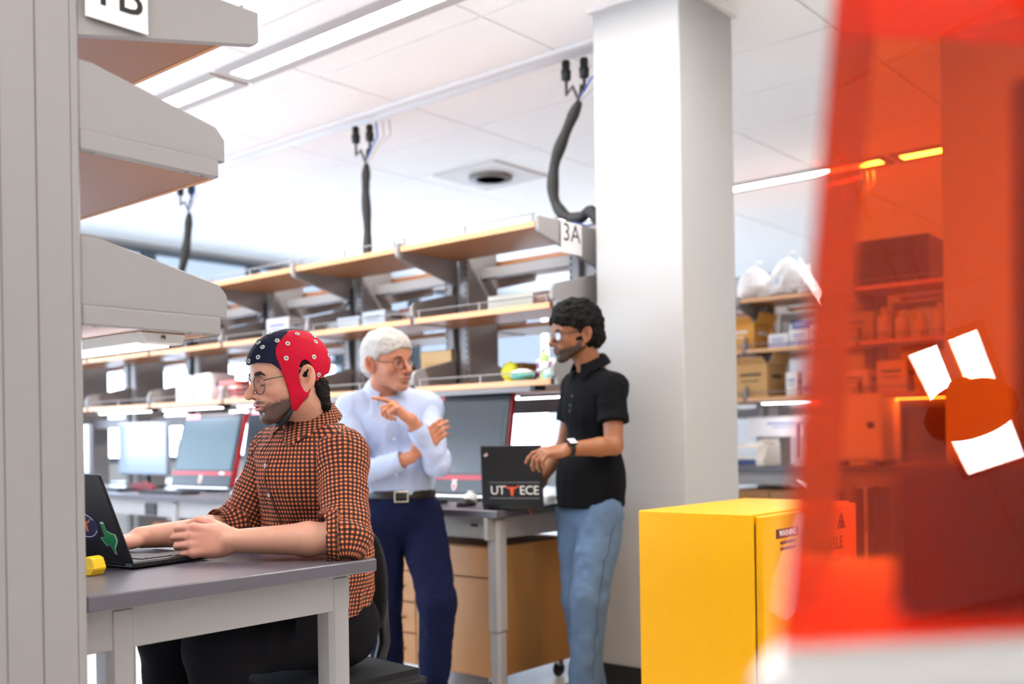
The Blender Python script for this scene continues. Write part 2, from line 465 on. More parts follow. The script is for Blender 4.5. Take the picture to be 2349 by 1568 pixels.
bx('power_socket', M_black, b3, -5.62, -5.50, 3.24, 3.25, .70, .77, 0.002)
bx('power_socket', M_black, b5, -3.56, -3.49, 6.46, 6.47, .81, .865, 0.002)

# oak base cabinet on casters under the rear bench
def cabinet(label, x0, x1, y0, y1, z0, z1, split, ndraw=4, name='base_cabinet'):
    t = thing(name, label, 'cabinet', ((x0+x1)/2, y0, 0))
    ox = (x0+x1)/2
    bx('body', M_cab, t, x0-ox, x1-ox, .02, y1-y0, z0, z1, .002)
    hw = (x1-x0)
    # drawers above, door and drawer stack below
    zs = z1-.135
    def front(nm, a, b, c, d, handle=None):
        f = bx(nm, M_cab, t, a-ox, b-ox, 0, .018, c, d, .002)
        bx('edge_band', M_cabd, f, b-ox-.012, b-ox-.0005, .0185, .026, c, d, 0)
        if handle == 'v':
            hx, hz = a-ox+.045, d-.13
            MB().tube([(hx, 0, hz+.06), (hx, -.028, hz+.055), (hx, -.03, hz), (hx, -.028, hz-.055), (hx, 0, hz-.06)], .0045, 8).build('handle', M_steel, f, True)
        if handle == 'h':
            hx, hz = (a+b)/2-ox, (c+d)/2
            MB().tube([(hx-.05, 0, hz), (hx-.045, -.028, hz), (hx, -.03, hz), (hx+.045, -.028, hz), (hx+.05, 0, hz)], .0045, 8).build('handle', M_steel, f, True)
        return f
    front('drawer', split+.002, x1-.003, zs+.003, z1-.004)
    front('drawer', x0+.003, split-.002, zs+.003, z1-.004, 'h')
    d = front('door', split+.002, x1-.003, z0+.003, zs-.003, 'v')
    for hz in (zs-.11, z0+.1):
        bx('hinge', M_steel, d, x1-ox-.012, x1-ox+.001, -.004, .02, hz-.018, hz+.018, .001)
    n = ndraw-1; h = (zs-z0)/n
    for k in range(n):
        front('drawer', x0+.003, split-.002, z0+h*k+.003, z0+h*(k+1)-.003, 'h')
    for (cx, cyy) in ((x0+.06, .07), (x1-.06, .07), (x0+.06, y1-y0-.07), (x1-.06, y1-y0-.07)):
        w = MB().lathe([(.03, -.012), (.034, -.008), (.034, .008), (.03, .012)], n=16, M=T(cx-ox, cyy, .034) @ Matrix.Rotation(R(90), 4, 'Y')).build('caster', M_black, t, True)
        MB().b2(cx-ox-.018, cx-ox+.018, cyy-.018, cyy+.018, .05, z0, .003).build('caster_fork', M_steel, w)
    return t
cabinet('oak base cabinet under the bench between the two standing men', -3.62, -2.90, 3.28, 3.88, .09, .655, -3.37)
cabinet('oak base cabinet under the bench behind the seated man', -5.6, -4.7, 3.28, 3.88, .09, .655, -5.2)
cabinet('oak base cabinet under the bench behind the yellow cabinet', -3.45, -2.75, 6.5, 7.05, .09, .74, -3.2)

# ---------------------------------------------------------------- things on benches and shelves
M_card = mat('cardboard', '#c79a62', .8, noise=.05, nscale=12)
M_cardi = mat('cardboard_inside', '#a67c4b', .85)
M_tape = mat('packing_tape', '#d8b98a', .3)
M_paper = mat('paper_label', '#e9e6df', .6)
M_print = mat('dark_print', '#4a3a2c', .7)
M_red = mat('red_plastic', '#b31b26', .35)
M_blue = mat('blue_print', '#4b63b4', .5)
M_foam = mat('foam_white', '#eeeceb', .8)
M_screen = mat('screen_dark', '#24262a', .12, emit=.03, ecol='#6a6f78')
M_blueS = mat('screen_blue', '#3a4656', .2, emit=.42, ecol='#a9bde4')  # window mirrored in the display, put in as a blue glow
M_tealS = mat('screen_teal', '#2b3840', .4, emit=.16, ecol='#8fb0c4')  # mirrored windows put into the screen as a faint glow

def carton(label, x, y, z, sx, sy, sz, rz=0, m=None, kind='closed', print_col=None, group=None, cat='box', name='carton', stripe=None):
    t = thing(name, label, cat, (x, y, z), rz, group)
    m = m or M_card
    if kind == 'open':
        w = .006
        b = MB(); b.b2(-sx/2, sx/2, -sy/2, sy/2, 0, w)
        b.b2(-sx/2, sx/2, -sy/2, -sy/2+w, 0, sz).b2(-sx/2, sx/2, sy/2-w, sy/2, 0, sz)
        b.b2(-sx/2, -sx/2+w, -sy/2, sy/2, 0, sz).b2(sx/2-w, sx/2, -sy/2, sy/2, 0, sz)
        b.build('body', m, t)
        for s, dz in ((-1, .5), (1, .8)):
            MB().box((s*(sx/2+.03), 0, sz+sy*.12*dz), (.005, sy*.96, sy*.34), 0, (0, s*R(42-20*dz), 0)).build('flap', m, t)
        MB().box((0, -sy/2-.03, sz+.01), (sx*.96, .005, sy*.3), 0, (R(55), 0, 0)).build('flap', m, t)
    else:
        b = MB(); b.b2(-sx/2, sx/2, -sy/2, sy/2, 0, sz-.004, .003); b.build('body', m, t)
        bx('flap', m, t, -sx/2+.001, sx/2-.001, -sy/2+.001, -.0015, sz-.004, sz, .001)
        bx('flap', m, t, -sx/2+.001, sx/2-.001, .0015, sy/2-.001, sz-.004, sz, .001)
        if m is M_card: bx('tape', M_tape, t, -sx/2-.0006, sx/2+.0006, -.022, .022, sz-.05, sz+.0006, 0)
    pc = print_col or (M_print if m is M_card else M_blue)
    q = bx('print', pc, t, -sx*.34, sx*.30, -sy/2-.0012, -sy/2-.0004, sz*.62, sz*.70, 0)
    bx('print', pc, t, -sx*.30, sx*.22, -sy/2-.0012, -sy/2-.0004, sz*.46, sz*.50, 0)
    bx('print', pc, t, sx/2+.0004, sx/2+.0012, -sy*.3, sy*.25, sz*.55, sz*.66, 0)
    if stripe: bx('stripe', stripe, t, -sx/2-.0006, sx/2+.0006, -sy/2-.0008, sy/2+.0008, sz*.12, sz*.28, 0)
    return t
def bottle(label, x, y, z, r, h, m, cap, name='bottle', cat='bottle', group=None):
    t = thing(name, label, cat, (x, y, z), 0, group)
    MB().lathe([(r*.9, 0), (r, .006), (r, h*.68), (r*.85, h*.76), (r*.38, h*.84), (r*.38, h*.88)], n=18).build('body', m, t, True)
    MB().lathe([(r*.45, h*.87), (r*.45, h*.98), (r*.38, h)], n=16).build('cap', cap, t, True)
    MB().lathe([(r*1.01, h*.2), (r*1.01, h*.55)], n=18).build('label_band', M_paper, t, True)
    return t

YS = 4.07-PD       # front face of rear posts
za, zb, zc = Z1+.024, Z2+.024, Z3+.046
# lowest shelf of the rear rack
for k in range(3):
    carton(['left one of three slim white cartons with blue print on the low shelf', 'middle one of three slim white cartons with blue print on the low shelf', 'right one of three slim white cartons beside the wide white carton'][k],
           -5.93+.062*k, 3.76, za, .058, .18, .17, 0, M_foam, print_col=M_blue, group='slim white cartons')
carton('wide white carton with blue print on the low shelf left of the seated man', -5.65, 3.76, za, .20, .18, .175, R(-4), M_foam, print_col=M_blue)
t = thing('tray_stack', 'pink and red plastic tray stack on the low shelf behind the seated man', 'tray', (-5.38, 3.74, za))
for k, c in enumerate((mat('tray_pink', '#e9a7a5', .4), M_red, mat('tray_pink2', '#f0c4c0', .4), mat('tray_coral', '#dd6a60', .4))):
    MB().b2(-.1+.004*k, .1-.003*k, -.08, .08, .03*k, .03*k+.026, .005).build('tray', c, t)
carton('tan open box standing on the low shelf right of the grey haired man', -3.85, 4.02, za, .22, .20, .21, R(3), mat('tan_board', '#e3bd86', .7), print_col=mat('tan_print', '#d8b078', .7))
t = thing('storage_bag', 'black bag on the low shelf beside the grey haired man', 'bag', (-4.10, 3.88, za))
MB().lathe([(.08, 0), (.12, .03), (.125, .10), (.09, .16), (.04, .19)], n=14).build('body', mat('bag_black', '#1d2422', .55), t, True)
MB().tube([(-.05, 0, .17), (-.03, 0, .23), (.03, 0, .23), (.05, 0, .17)], .008, 6).build('strap', M_blackm, t, True)
MB().box((.05, -.10, .06), (.07, .03, .05), .01).build('pocket', mat('bag_green', '#2c4a3a', .5), t)
carton('small brown wooden bin on the low shelf right of the post', -3.20, 3.86, za, .12, .14, .10, 0, mat('bin_brown', '#8a5a30', .6), print_col=mat('bin_print', '#6d4524', .6))
t = thing('tape_dispenser', 'yellow tape dispenser leaning in the small brown bin', 'dispenser', (-3.19, 3.76, za))
MB().lathe([(.03, -.012), (.045, -.012), (.045, .012), (.03, .012)], n=20, M=T(0, 0, .06) @ Matrix.Rotation(R(70), 4, 'X')).build('roll', mat('dispenser_yellow', '#d9d42a', .4), t, True)
MB().box((0, 0, .012), (.05, .04, .024), .005).build('foot', mat('dispenser_yellow', '#d9d42a', .4), t)
t = thing('bowl', 'shallow teal bowl with a white lid on the low shelf', 'bowl', (-3.06, 3.70, za))
MB().lathe([(.03, 0), (.055, .02), (.06, .035)], n=22).build('body', mat('bowl_teal', '#6cc3bb', .35), t, True)
MB().lathe([(.058, .035), (.05, .05), (.02, .06)], n=22).build('lid', M_white, t, True)
t = thing('tube_rack', 'white and purple tube rack on the low shelf next to the teal bowl', 'tube rack', (-2.96, 3.80, za))
for k, c in enumerate((M_white, mat('rack_purple', '#9a3f9c', .4), M_white, mat('rack_purple', '#9a3f9c', .4), M_white)):
    MB().b2(-.06, .06, -.05, .05, .022*k, .022*k+.019, .003).build('rack_layer', c, t)
bottle('slim lime green bottle on the low shelf by the dark haired man', -2.90, 3.66, za, .02, .15, mat('bottle_lime', '#bfe08e', .3), M_white)
bottle('white bottle at the end of the low shelf behind the dark haired man', -2.86, 3.80, za, .03, .19, M_white, M_blue)
t = thing('tape_roll', 'pale aqua tape roll on the low shelf edge by the dark haired man', 'tape', (-2.865, 3.66, za))
MB().lathe([(.02, 0), (.032, 0), (.032, .04), (.02, .04), (.02, 0)], n=22).build('roll', mat('tape_aqua', '#a9dcd6', .4), t, True)
MB().lathe([(.0325, .004), (.0325, .006)], n=22).build('core_ring', M_white, t, True)
# middle shelf
carton('long white foam box on the middle shelf left of the dark haired man', -3.18, 3.90, zb, .34, .22, .09, R(3), mat('foam_cream', '#eeeede', .8), print_col=mat('foam_print', '#dedecb', .8))
carton('flat maroon and tan box on the middle shelf by the rack end', -2.92, 3.82, zb, .18, .2, .07, R(-5), mat('box_maroon', '#7d5048', .6), print_col=M_tape)
carton('open cardboard box on the rear middle shelf under the 3A sign', -2.98, 4.38, zb, .26, .24, .16, R(8), kind='open')
carton('faded red carton on the middle shelf above the grey haired man', -3.95, 3.92, zb, .20, .16, .10, R(-6), mat('box_redfade', '#a5776e', .7), print_col=M_paper)
for k in range(3):
    carton(['pale blue plastic box on the middle shelf, left of three', 'pale blue plastic box on the middle shelf, middle of three', 'pale blue plastic box with a black slot on the middle shelf, right of three'][k],
           -4.55+.21*k, 3.84, zb, .19, .2, .06+.015*k, R(4-3*k), mat('box_ice', '#d5dfe8', .3), print_col=M_blackm if k == 2 else M_paper)
carton('white carton on the middle shelf far behind the seated man', -5.0, 3.86, zb, .22, .2, .13, 0, M_foam)
# top shelf
t = thing('cable_heap', 'heap of blue network cables on the top shelf above the 3A sign', 'cables', (-2.98, 4.05, zc))
rng = random.Random(4)
for k in range(7):
    pts = [(rng.uniform(-.12, .14), rng.uniform(-.2, .12), .012+abs(rng.gauss(0, .03))) for _ in range(6)]
    MB().tube([tuple(p) for p in pts], .006, 6).build('cable', mat('cable_blue', '#1d4f9e', .4) if k % 3 else M_black, t, True)
t = thing('router', 'small white network box on the top shelf above the 3A sign', 'network box', (-3.15, 3.80, zc))
MB().b2(-.09, .09, -.06, .06, 0, .03, .006).build('body', M_white, t)
MB().tube([(.07, .05, .02), (.07, .055, .11)], .005, 6).build('antenna', M_white, t, True)
for k in range(4): bx('port', M_black, t, -.07+.03*k, -.05+.03*k, -.0615, -.0595, .008, .02, 0)

# rear side of the bench
carton('white instrument box on the rear side bench behind the large computer', -3.05, 4.62, .82, .30, .28, .18, R(4), M_foam, print_col=M_blue)
bottle('white squeeze bottle on the rear side bench behind the laptop', -2.90, 4.45, .82, .035, .20, M_white, M_white)
carton('coral red box on the rear side bench behind the laptop', -3.22, 4.40, .82, .26, .18, .05, 0, mat('box_coral', '#d9694f', .5), print_col=M_paper)
# monitors
M_bezel = mat('bezel_black', '#15171a', .3)
M_pink = mat('label_pink', '#e8747a', .5)
def allinone(label, x, y, rz, w, h, scr, redside=True, sticker=True, tilt=10):
    t = thing('all_in_one_computer', label, 'computer', (x, y, .82), rz)
    Mt = Matrix.Rotation(R(-tilt), 4, 'X')
    def part(nm, m, c, d, bev=.003, parent=None):
        o = MB().box(c, d, bev).build(nm, m, parent or t); o.data.transform(Mt); return o
    part('display', M_bezel, (0, 0, .03+h/2), (w, .035, h), .006)
    part('screen', scr, (0, -.0185, .03+.10+(h-.125)/2), (w-.05, .002, h-.135), 0)
    s = part('stripe', M_red, (0, -.0185, .03+.082), (w-.002, .003, .024), 0)
    part('badge', M_paper, (0, -.0195, .03+.066), (.035, .003, .008), .001)
    sh = MB(); sh.prism([(-.017, .02), (0, .023), (.017, .02), (.015, -.006), (0, -.022), (-.015, -.006)], .002, T(0, -.018, .03+.035) @ FRONT, 0)
    o = sh.build('shield_badge', M_paper, t); o.data.transform(Mt)
    sh = MB(); sh.prism([(-.010, .012), (0, .014), (.010, .012), (.009, -.004), (0, -.013), (-.009, -.004)], .0012, T(0, -.020, .03+.035) @ FRONT, 0)
    o = sh.build('shield_mark', M_pink, t); o.data.transform(Mt)
    part('label', M_paper, (w*.34, -.0195, .03+.083), (.05, .003, .014), 0)
    part('bezel_strip', M_alu, (0, -.0175, .018), (w, .03, .016), .004)
    if redside:
        part('side_panel', M_red, (w/2+.003, .004, .03+h/2), (.006, .03, h-.01), .001)
    if sticker: part('sticker', M_pink, (-w/2+.11, -.0195, .03+h-.022), (.14, .003, .03), .001)
    MB().prism([(0, 0), (.12, 0), (.02, .3)], .10, T(-.05, .02, 0.0) @ frame((0, 1, 0), (0, 0, 1), (1, 0, 0)), .002).build('stand', M_black, t).data.transform(T(0, .012, .0) @ Mt)
    bx('base', M_black, t, -.14, .14, -.06, .15, 0, .012, .003)
    return t
allinone('large black all-in-one computer with a red stripe behind the grey haired man', -3.47, 3.66, R(2), .60, .50, M_screen)
allinone('black all-in-one computer leaning back with a pale reflecting screen', -5.62, 3.62, R(2), .62, .47, M_tealS, tilt=14)
allinone('black all-in-one computer just behind the face of the seated man', -4.93, 3.66, R(2), .62, .48, M_screen)
def monitor(label, x, y, rz, w, h, scr):
    t = thing('monitor', label, 'monitor', (x, y, .82), rz)
    MB().box((0, 0, .09+h/2), (w, .03, h), .005).build('display', mat('bezel_silver', '#7d848c', .4), t)
    bx('screen', scr, t, -w/2+.012, w/2-.012, -.017, -.0152, .105, .09+h-.012, 0)
    bx('neck', M_black, t, -.04, .04, .0, .03, .01, .20, .004)
    bx('foot', M_black, t, -.11, .11, -.08, .10, 0, .012, .004)
    return t
monitor('pale blue monitor at the left on the rear bench', -6.45, 3.72, R(-2), .66, .36, M_blueS)
monitor('monitor at the far left of the rear bench, cut by the grey post', -7.2, 3.65, R(-12), .55, .36, mat('screen_pale', '#9fb2bd', .3, emit=.5, ecol='#dfeaf2'))
def keyboard(label, x, y, z, rz, w=.44):
    t = thing('keyboard', label, 'keyboard', (x, y, z), rz)
    MB().b2(-w/2, w/2, -.065, .065, 0, .016, .004).build('body', M_black, t)
    k = MB()
    for r in range(5):
        for c in range(15):
            k.b2(-w/2+.012+c*(w-.02)/15, -w/2+.008+(c+1)*(w-.02)/15-.001, .052-r*.022-.018, .052-r*.022, .016, .02)
    o = k.build('keys', mat('key_black', '#222226', .5), t); o['kind'] = 'stuff'
keyboard('black keyboard on the rear bench in front of the slanted computer', -5.55, 3.36, .82, R(3))
keyboard('black keyboard on the rear bench in front of the large computer', -3.55, 3.40, .82, R(0))
keyboard('black keyboard on the rear bench in front of the pale blue monitor', -6.3, 3.4, .82, R(-4))
t = thing('mouse', 'black computer mouse on the rear bench beside the open laptop', 'mouse', (-3.12, 3.36, .82))
MB().lathe([(.03, 0), (.034, .008), (.028, .024), (.012, .034)], n=18, M=Matrix.Diagonal((1, 1.7, 1, 1))).build('body', M_black, t, True)
bx('wheel', M_dark, t, -.003, .003, -.045, -.025, .02, .031, .001)
bottle('white plastic jar on the rear bench behind the mouse', -3.22, 3.5, .82, .03, .06, M_white, M_white, name='jar', cat='jar')
t = thing('paper_stack', 'stack of white papers on the rear bench below the pale blue monitor', 'papers', (-6.75, 3.42, .82), R(10))
for k in range(4): MB().box((.005*k, -.004*k, .003+.006*k), (.3, .22, .005), 0, (0, 0, R(3*k))).build('sheet_pad', M_paper, t)
t = thing('stapler', 'dark red tool lying on the rear bench by the pale monitor', 'tool', (-6.08, 3.5, .82), R(12))
MB().prism([(-.1, 0), (.1, 0), (.1, .025), (.02, .06), (-.1, .045)], .04, FRONT @ T(0, 0, -.02), .004).build('body', mat('tool_red', '#7d1a22', .4), t)
bx('base', M_black, t, -.1, .12, -.022, .022, -.0, .008, .002)
carton('white paper box standing between the two monitors on the rear bench', -6.02, 3.82, .82, .16, .14, .33, R(2), M_foam, print_col=M_paper)
t = thing('power_adapter', 'white power adapter with a thin cable on the rear bench by the dark haired man', 'adapter', (-2.88, 3.62, .82))
MB().b2(-.05, .05, -.03, .03, 0, .045, .008).build('body', M_white, t)
MB().tube([(-.04, -.03, .02), (-.01, -.08, .03), (.04, -.09, .02), (.03, -.05, .004), (-.02, -.11, .004)], .003, 6).build('cable', M_black, t, True)

# ------------------------------- laptops
def laptop(label, x, y, z, rz, w, dp, ang, lidm, lid_h=None):
    """local: hinge along X at y=0, keyboard towards +Y, lid leaning to -Y by ang past upright"""
    t = thing('laptop', label, 'laptop', (x, y, z), rz)
    MB().b2(-w/2, w/2, 0, dp, .003, .019, .004).build('base', M_black, t)
    k = MB()
    for r in range(5):
        for c in range(14):
            kw = (w-.05)/14
            k.b2(-w/2+.025+c*kw+.001, -w/2+.025+(c+1)*kw-.001, .045+r*.0185, .045+r*.0185+.0165, .019, .0215)
    o = k.build('keys', mat('key_grey', '#3a3a3e', .5), t); o['kind'] = 'stuff'
    bx('touchpad', mat('pad_grey', '#2c2c30', .3), t, -.05, .05, dp-.085, dp-.02, .019, .0195, 0)
    h = lid_h or dp
    lid = MB().box((0, -.004, h/2), (w, .008, h), .003).build('lid', lidm, t)
    bx('lid_screen', M_screen, lid, -w/2+.008, w/2-.008, .0002, .0010, .02, h-.01, 0)
    lid.location = (0, .004, .018); lid.rotation_euler = (R(ang), 0, 0)
    MB().tube([(-w/2+.03, .004, .014), (w/2-.03, .004, .014)], .007, 8).build('hinge', M_black, t, True)
    for k2 in range(4):
        bx('port', M_slot, t, w/2-.0005, w/2+.0005, .03+.03*k2, .045+.03*k2, .007, .013, 0)
    return t, lid
M_lid = mat('lid_black', '#1e1e24', .38)
# laptop of the seated man (its lid shows its back to the camera)
lp, lid = laptop('black laptop with stickers in front of the seated man', -2.435, 1.255, .82, R(8), .33, .235, 22, M_lid, .232)
# stickers: lid outside looks to local -Y at y = -.008 ; local X to the right of the picture
yo = -.0083
s1 = MB(); s1.prism([(.052*math.cos(a*math.pi/16), .040*math.sin(a*math.pi/16)) for a in range(32)], .0005, T(.04, yo, .10) @ FRONT); 
ov = s1.build('oval_sticker', mat('sticker_navy', '#2a2c55', .35), lid)
rg = MB(); rg.prism([(.050*math.cos(a*math.pi/16), .038*math.sin(a*math.pi/16)) for a in range(32)], .0002, T(.04, yo-.0004, .10) @ FRONT)
HORN = [(-1, .62), (-.86, .66), (-.62, .44), (-.28, .40), (0, .44), (.28, .40), (.62, .44), (.86, .66), (1, .62), (.8, .36), (.46, .2), (.26, .14), (.2, -.25), (.15, -.62), (0, -.72), (-.15, -.62), (-.2, -.25), (-.26, .14), (-.46, .2), (-.8, .36)]
MB().prism([(p[0]*.026, p[1]*.026) for p in HORN], .0004, T(.045, yo-.0006, .10) @ FRONT).build('sticker_emblem', mat('sticker_orange', '#dd7a45', .4), ov)
for a0, a1 in ((25, 155), (205, 335)):
    MB().tube([(.04+.044*math.cos(R(a)), yo-.0006, .10+.032*math.sin(R(a))) for a in np.linspace(a0, a1, 12)], .0012, 5).build('sticker_line', M_paper, ov)
TEX = [(-.26, 1), (.12, 1), (.12, .48), (.3, .42), (.55, .34), (.95, .28), (1, .02), (.9, -.2), (.62, -.42), (.38, -.62), (.32, -1), (.1, -.86), (-.05, -.5), (-.22, -.34), (-.42, -.5), (-.56, -.36), (-.86, .04), (-.28, .08)]
gt = MB().prism([(p[0]*.034, p[1]*.044) for p in TEX], .0004, T(.112, yo, .066) @ FRONT).build('state_sticker', mat('sticker_pale', '#bfe0bb', .35), lid)
MB().prism([(p[0]*.029, p[1]*.039) for p in TEX], .0004, T(.112, yo-.0005, .066) @ FRONT).build('sticker_field', mat('sticker_green', '#1f8a55', .35, noise=.4, nscale=90), gt)
pl = bx('word_sticker', M_paper, lid, -.01, .075, yo-.0006, yo, .172, .194, 0)
text('word_text', 'ICS', .022, M_ink, pl, T(.05, yo-.0009, .183) @ FRONT, .0002)
# laptop the dark haired man holds open on the rear bench corner
lp3, lid3 = laptop('black laptop with a white and orange university logo at the corner of the rear bench', -2.765, 3.265, .82, R(22), .27, .20, 4, mat('lid_black2', '#0e0e11', .4), .255)
text('logo_text', 'UT', .052, M_paper, lid3, T(-.062, yo, .065) @ FRONT, .0003, spacing=.95)
text('logo_text', 'ECE', .052, M_paper, lid3, T(.075, yo, .065) @ FRONT, .0003, spacing=.95)
MB().prism([(p[0]*.032, p[1]*.034) for p in HORN], .0005, T(.0, yo, .066) @ FRONT).build('logo_emblem', mat('logo_orange', '#e2572b', .4), lid3)
for z in (.098, .032): bx('logo_line', mat('logo_grey', '#77777b', .5), lid3, -.10, .12, yo-.0004, yo, z, z+.003, 0)
MB().box((-.11, yo, .215), (.018, .001, .012), 0, (0, R(-35), 0)).build('corner_mark', mat('corner_mark', '#c7a2a4', .4), lid3)
# yellow wedge near the seated man's laptop
t = thing('yellow_block', 'folded yellow plastic piece on the near bench beside the grey post', 'desk item', (-2.275, 1.172, .82), R(20)); t.scale = (.72, .72, .72)
MB().prism([(-.05, 0), (.028, 0), (.042, .022), (.030, .056), (.012, .062), (-.05, .045)], .055, FRONT @ T(0, 0, -.03), .003).build('body', mat('yellow_gloss', '#f6c81c', .3), t)
MB().prism([(-.02, 0), (.03, .004), (.045, .024), (-.02, .03)], .004, FRONT @ T(0, 0, .0255), .001).build('fold', mat('yellow_gloss', '#f6c81c', .3), t)

# ------------------------------- cable drops from the ceiling rail
def cable_drop(label, x, y, path, r=.03, fans=5):
    t = thing('cable_drop', label, 'cable bundle', (x, y, CE-.05))
    for k, (dx, dy) in enumerate(((-.06, 0), (.03, .03))):
        pl = MB().lathe([(.016, -.10), (.024, -.095), (.027, -.05), (.02, -.045), (.022, -.012), (.018, 0)], (dx, dy, 0), 14).build('plug', M_black, t, True)
        MB().tube([(dx, dy, -.09), (dx*1.0, dy, -.17), (dx*.5+path[0][0]*.4, dy*.5, path[0][2]*.62), path[0]], .009, 7).build('cord', mat('cord_grey', '#5a5652', .6), pl, True)
    for k in range(3):
        dx = .12+.045*k
        MB().tube([(dx, .01*k, -.01), (dx+.01, .01*k, -.10), (dx*.7, 0, path[0][2]*.6), path[0]], .005, 6).build('data_cable', [mat('cable_blue2', '#3b6fc4', .4), mat('cable_pale', '#c9c4be', .5), mat('cable_pale', '#c9c4be', .5)][k], t, True)
    pts = []
    P_ = [Vector(p) for p in path]
    for i in range(len(P_)-1):
        p0 = P_[max(i-1, 0)]; p1 = P_[i]; p2 = P_[i+1]; p3 = P_[min(i+2, len(P_)-1)]
        for q in range(6):
            u = q/6
            pts.append(.5*((2*p1)+(-p0+p2)*u+(2*p0-5*p1+4*p2-p3)*u*u+(-p0+3*p1-3*p2+p3)*u**3))
    pts.append(P_[-1])
    n = len(pts)
    rs = [r*(.55+.45*min(1, i/3))*(1+.12*math.sin(i*.9))*(1 if i < n-3 else .8) for i in range(n)]
    MB().tube(pts, rs, 12).build('sleeve', mat('sleeve_black', '#2b2a2a', .7, bump=.5, bscale=300), t, True)
    for i in range(5, n-2, 7):
        MB().tube([pts[i]-Vector((0, 0, .004)), pts[i]+Vector((0, 0, .004))], rs[i]*1.08, 12).build('tie', M_black, t, True)
    return t, pts
cable_drop('black sleeved cable bundle hanging beside the white column', -3.02, 4.1,
           [(.02, 0, -.22), (-.07, 0, -.36), (-.14, 0, -.50), (-.15, 0, -.66), (-.09, -.0, -.76), (.02, -.02, -.80), (.10, -.03, -.78), (.15, -.04, -.86), (.15, -.04, -.93)], .028)
cable_drop('black sleeved cable bundle hanging straight down between the other two', -4.60, 4.1,
           [(.03, 0, -.24), (.02, 0, -.40), (.03, 0, -.62), (.05, -.02, -.80), (.09, -.03, -.88)], .026)
cable_drop('black sleeved cable bundle hanging at the left above the near grey shelf', -6.5, 4.1,
           [(.05, 0, -.24), (.02, 0, -.42), (-.05, 0, -.62), (-.16, 0, -.80), (-.2, -.02, -.93)], .03)
cable_drop('dark cable bundle hanging from the ceiling behind the orange hood', -2.95, 7.26,
           [(.03, 0, -.28), (-.02, 0, -.42), (-.10, 0, -.58), (-.16, -.02, -.76), (-.18, -.03, -.9)], .026)
# cords hanging on the rear posts
for k in range(1, 5):
    t = thing('hanging_cord', 'dark cord down the ' + ['second', 'third', 'fourth', 'fifth'][k-1] + ' post of rack 3A from the sign', 'cord', (-2.80-.83*k-.085, 4.07-PD-.006, 0), 0, 'cords on the rear posts')
    pts = [(.0+.012*math.sin(z*9+k), -.006, z) for z in np.linspace(2.0, .98, 22)]
    MB().tube(pts, .009, 7).build('cord', mat('cord_dark', '#3e3b39', .6), t, True)
    for s in (-1, 1):
        if k >= 2:
            MB().tube([(0, -.01, 1.93), (s*.03, -.02, 1.90), (s*.055, -.03, 1.84), (s*.06, -.03, 1.81)], .007, 6).build('branch', M_black, t, True)
            MB().lathe([(.012, 0), (.02, .01), (.02, .035), (.012, .04)], (s*.06, -.03, 1.775), 10).build('socket', M_black, t, True)

# ------------------------------- rack behind the column
Y5 = 7.15-PD
carton('orange cardboard box with a white label on the middle shelf right of the column', -3.55, 6.87, zb, .30, .26, .20, R(-3), mat('card_orange', '#d9993f', .75), 'open', M_paper)
carton('tall brown cardboard box on the lower shelf right of the column', -3.43, 6.86, za, .27, .26, .25, R(-4), kind='open')
for k in range(3):
    carton(['low white box beside the orange cardboard box', 'low white box in the middle of the shelf right of the column', 'low white box at the edge of the orange hood'][k],
           -3.24+.16*k, 6.86, zb, .15, .22, .10+.02*k, R(3), M_foam, print_col=M_blue, stripe=mat('stripe_lilac', '#9d93c4', .5))
carton('blue and white box stacked on the low white boxes', -3.06, 6.87, zb+.12, .15, .18, .06, R(-8), mat('box_blue', '#5d6fb2', .5), print_col=M_paper)
carton('grey instrument box seen half through the orange hood edge', -2.72, 6.86, zb, .34, .24, .20, 0, mat('box_grey', '#b9b6b3', .4), print_col=M_blue)
carton('white bottle box on the lower shelf beside the brown cardboard box', -3.14, 6.80, za, .09, .09, .17, 0, M_foam)
carton('grey and blue bin on the lower shelf right of the column', -2.95, 6.86, za, .20, .2, .24, 0, mat('bin_greyblue', '#c4c2c6', .5), print_col=M_paper, stripe=M_blue)
for k, (dx, dz, sc) in enumerate(((-3.46, 0, 1), (-3.2, 0, 1.15), (-3.02, 0, .9))):
    t = thing('plastic_bag', ['crumpled white plastic bag on the top shelf next to the column', 'crumpled white plastic bag with a blue mark on the top shelf', 'small crumpled white plastic bag on the top shelf by the orange hood'][k], 'bag', (dx, 6.85, zc))
    rr = random.Random(k)
    m = MB(); n = 14; prof = [(.06, 0), (.115, .03), (.12, .10), (.10, .17), (.06, .22), (.02, .25)]
    rings = []
    for (r0, z0) in prof:
        rings.append([m.bm.verts.new(((r0*sc*(1+rr.uniform(-.2, .2)))*math.cos(2*math.pi*q/n), (r0*sc*(1+rr.uniform(-.2, .2)))*math.sin(2*math.pi*q/n), z0*sc)) for q in range(n)])
    for i in range(len(rings)-1):
        for q in range(n): m.bm.faces.new((rings[i][q], rings[i][(q+1) % n], rings[i+1][(q+1) % n], rings[i+1][q]))
    m.bm.faces.new(rings[0][::-1]); m.bm.faces.new(rings[-1])
    m.build('body', M_foam, t, False)
    MB().tube([(0, 0, .23*sc), (.02, 0, .29*sc), (.06, 0, .28*sc)], .008, 6).build('knot', M_foam, t, True)
    if k == 1: bx('print', mat('print_sky', '#8fc0e8', .5), t, -.03, .03, -.128, -.124, .08, .13, 0)
carton('dark woven crate on the top shelf seen through the orange hood', -2.42, 6.83, zc, .50, .34, .30, R(2), mat('crate_dark', '#4a3a38', .7, noise=.3, nscale=50), print_col=mat('crate_print', '#3b2e2c', .7))
carton('tall pale box on the top shelf beside the dark crate', -2.86, 6.85, zc, .22, .24, .38, 0, M_foam, print_col=M_paper)
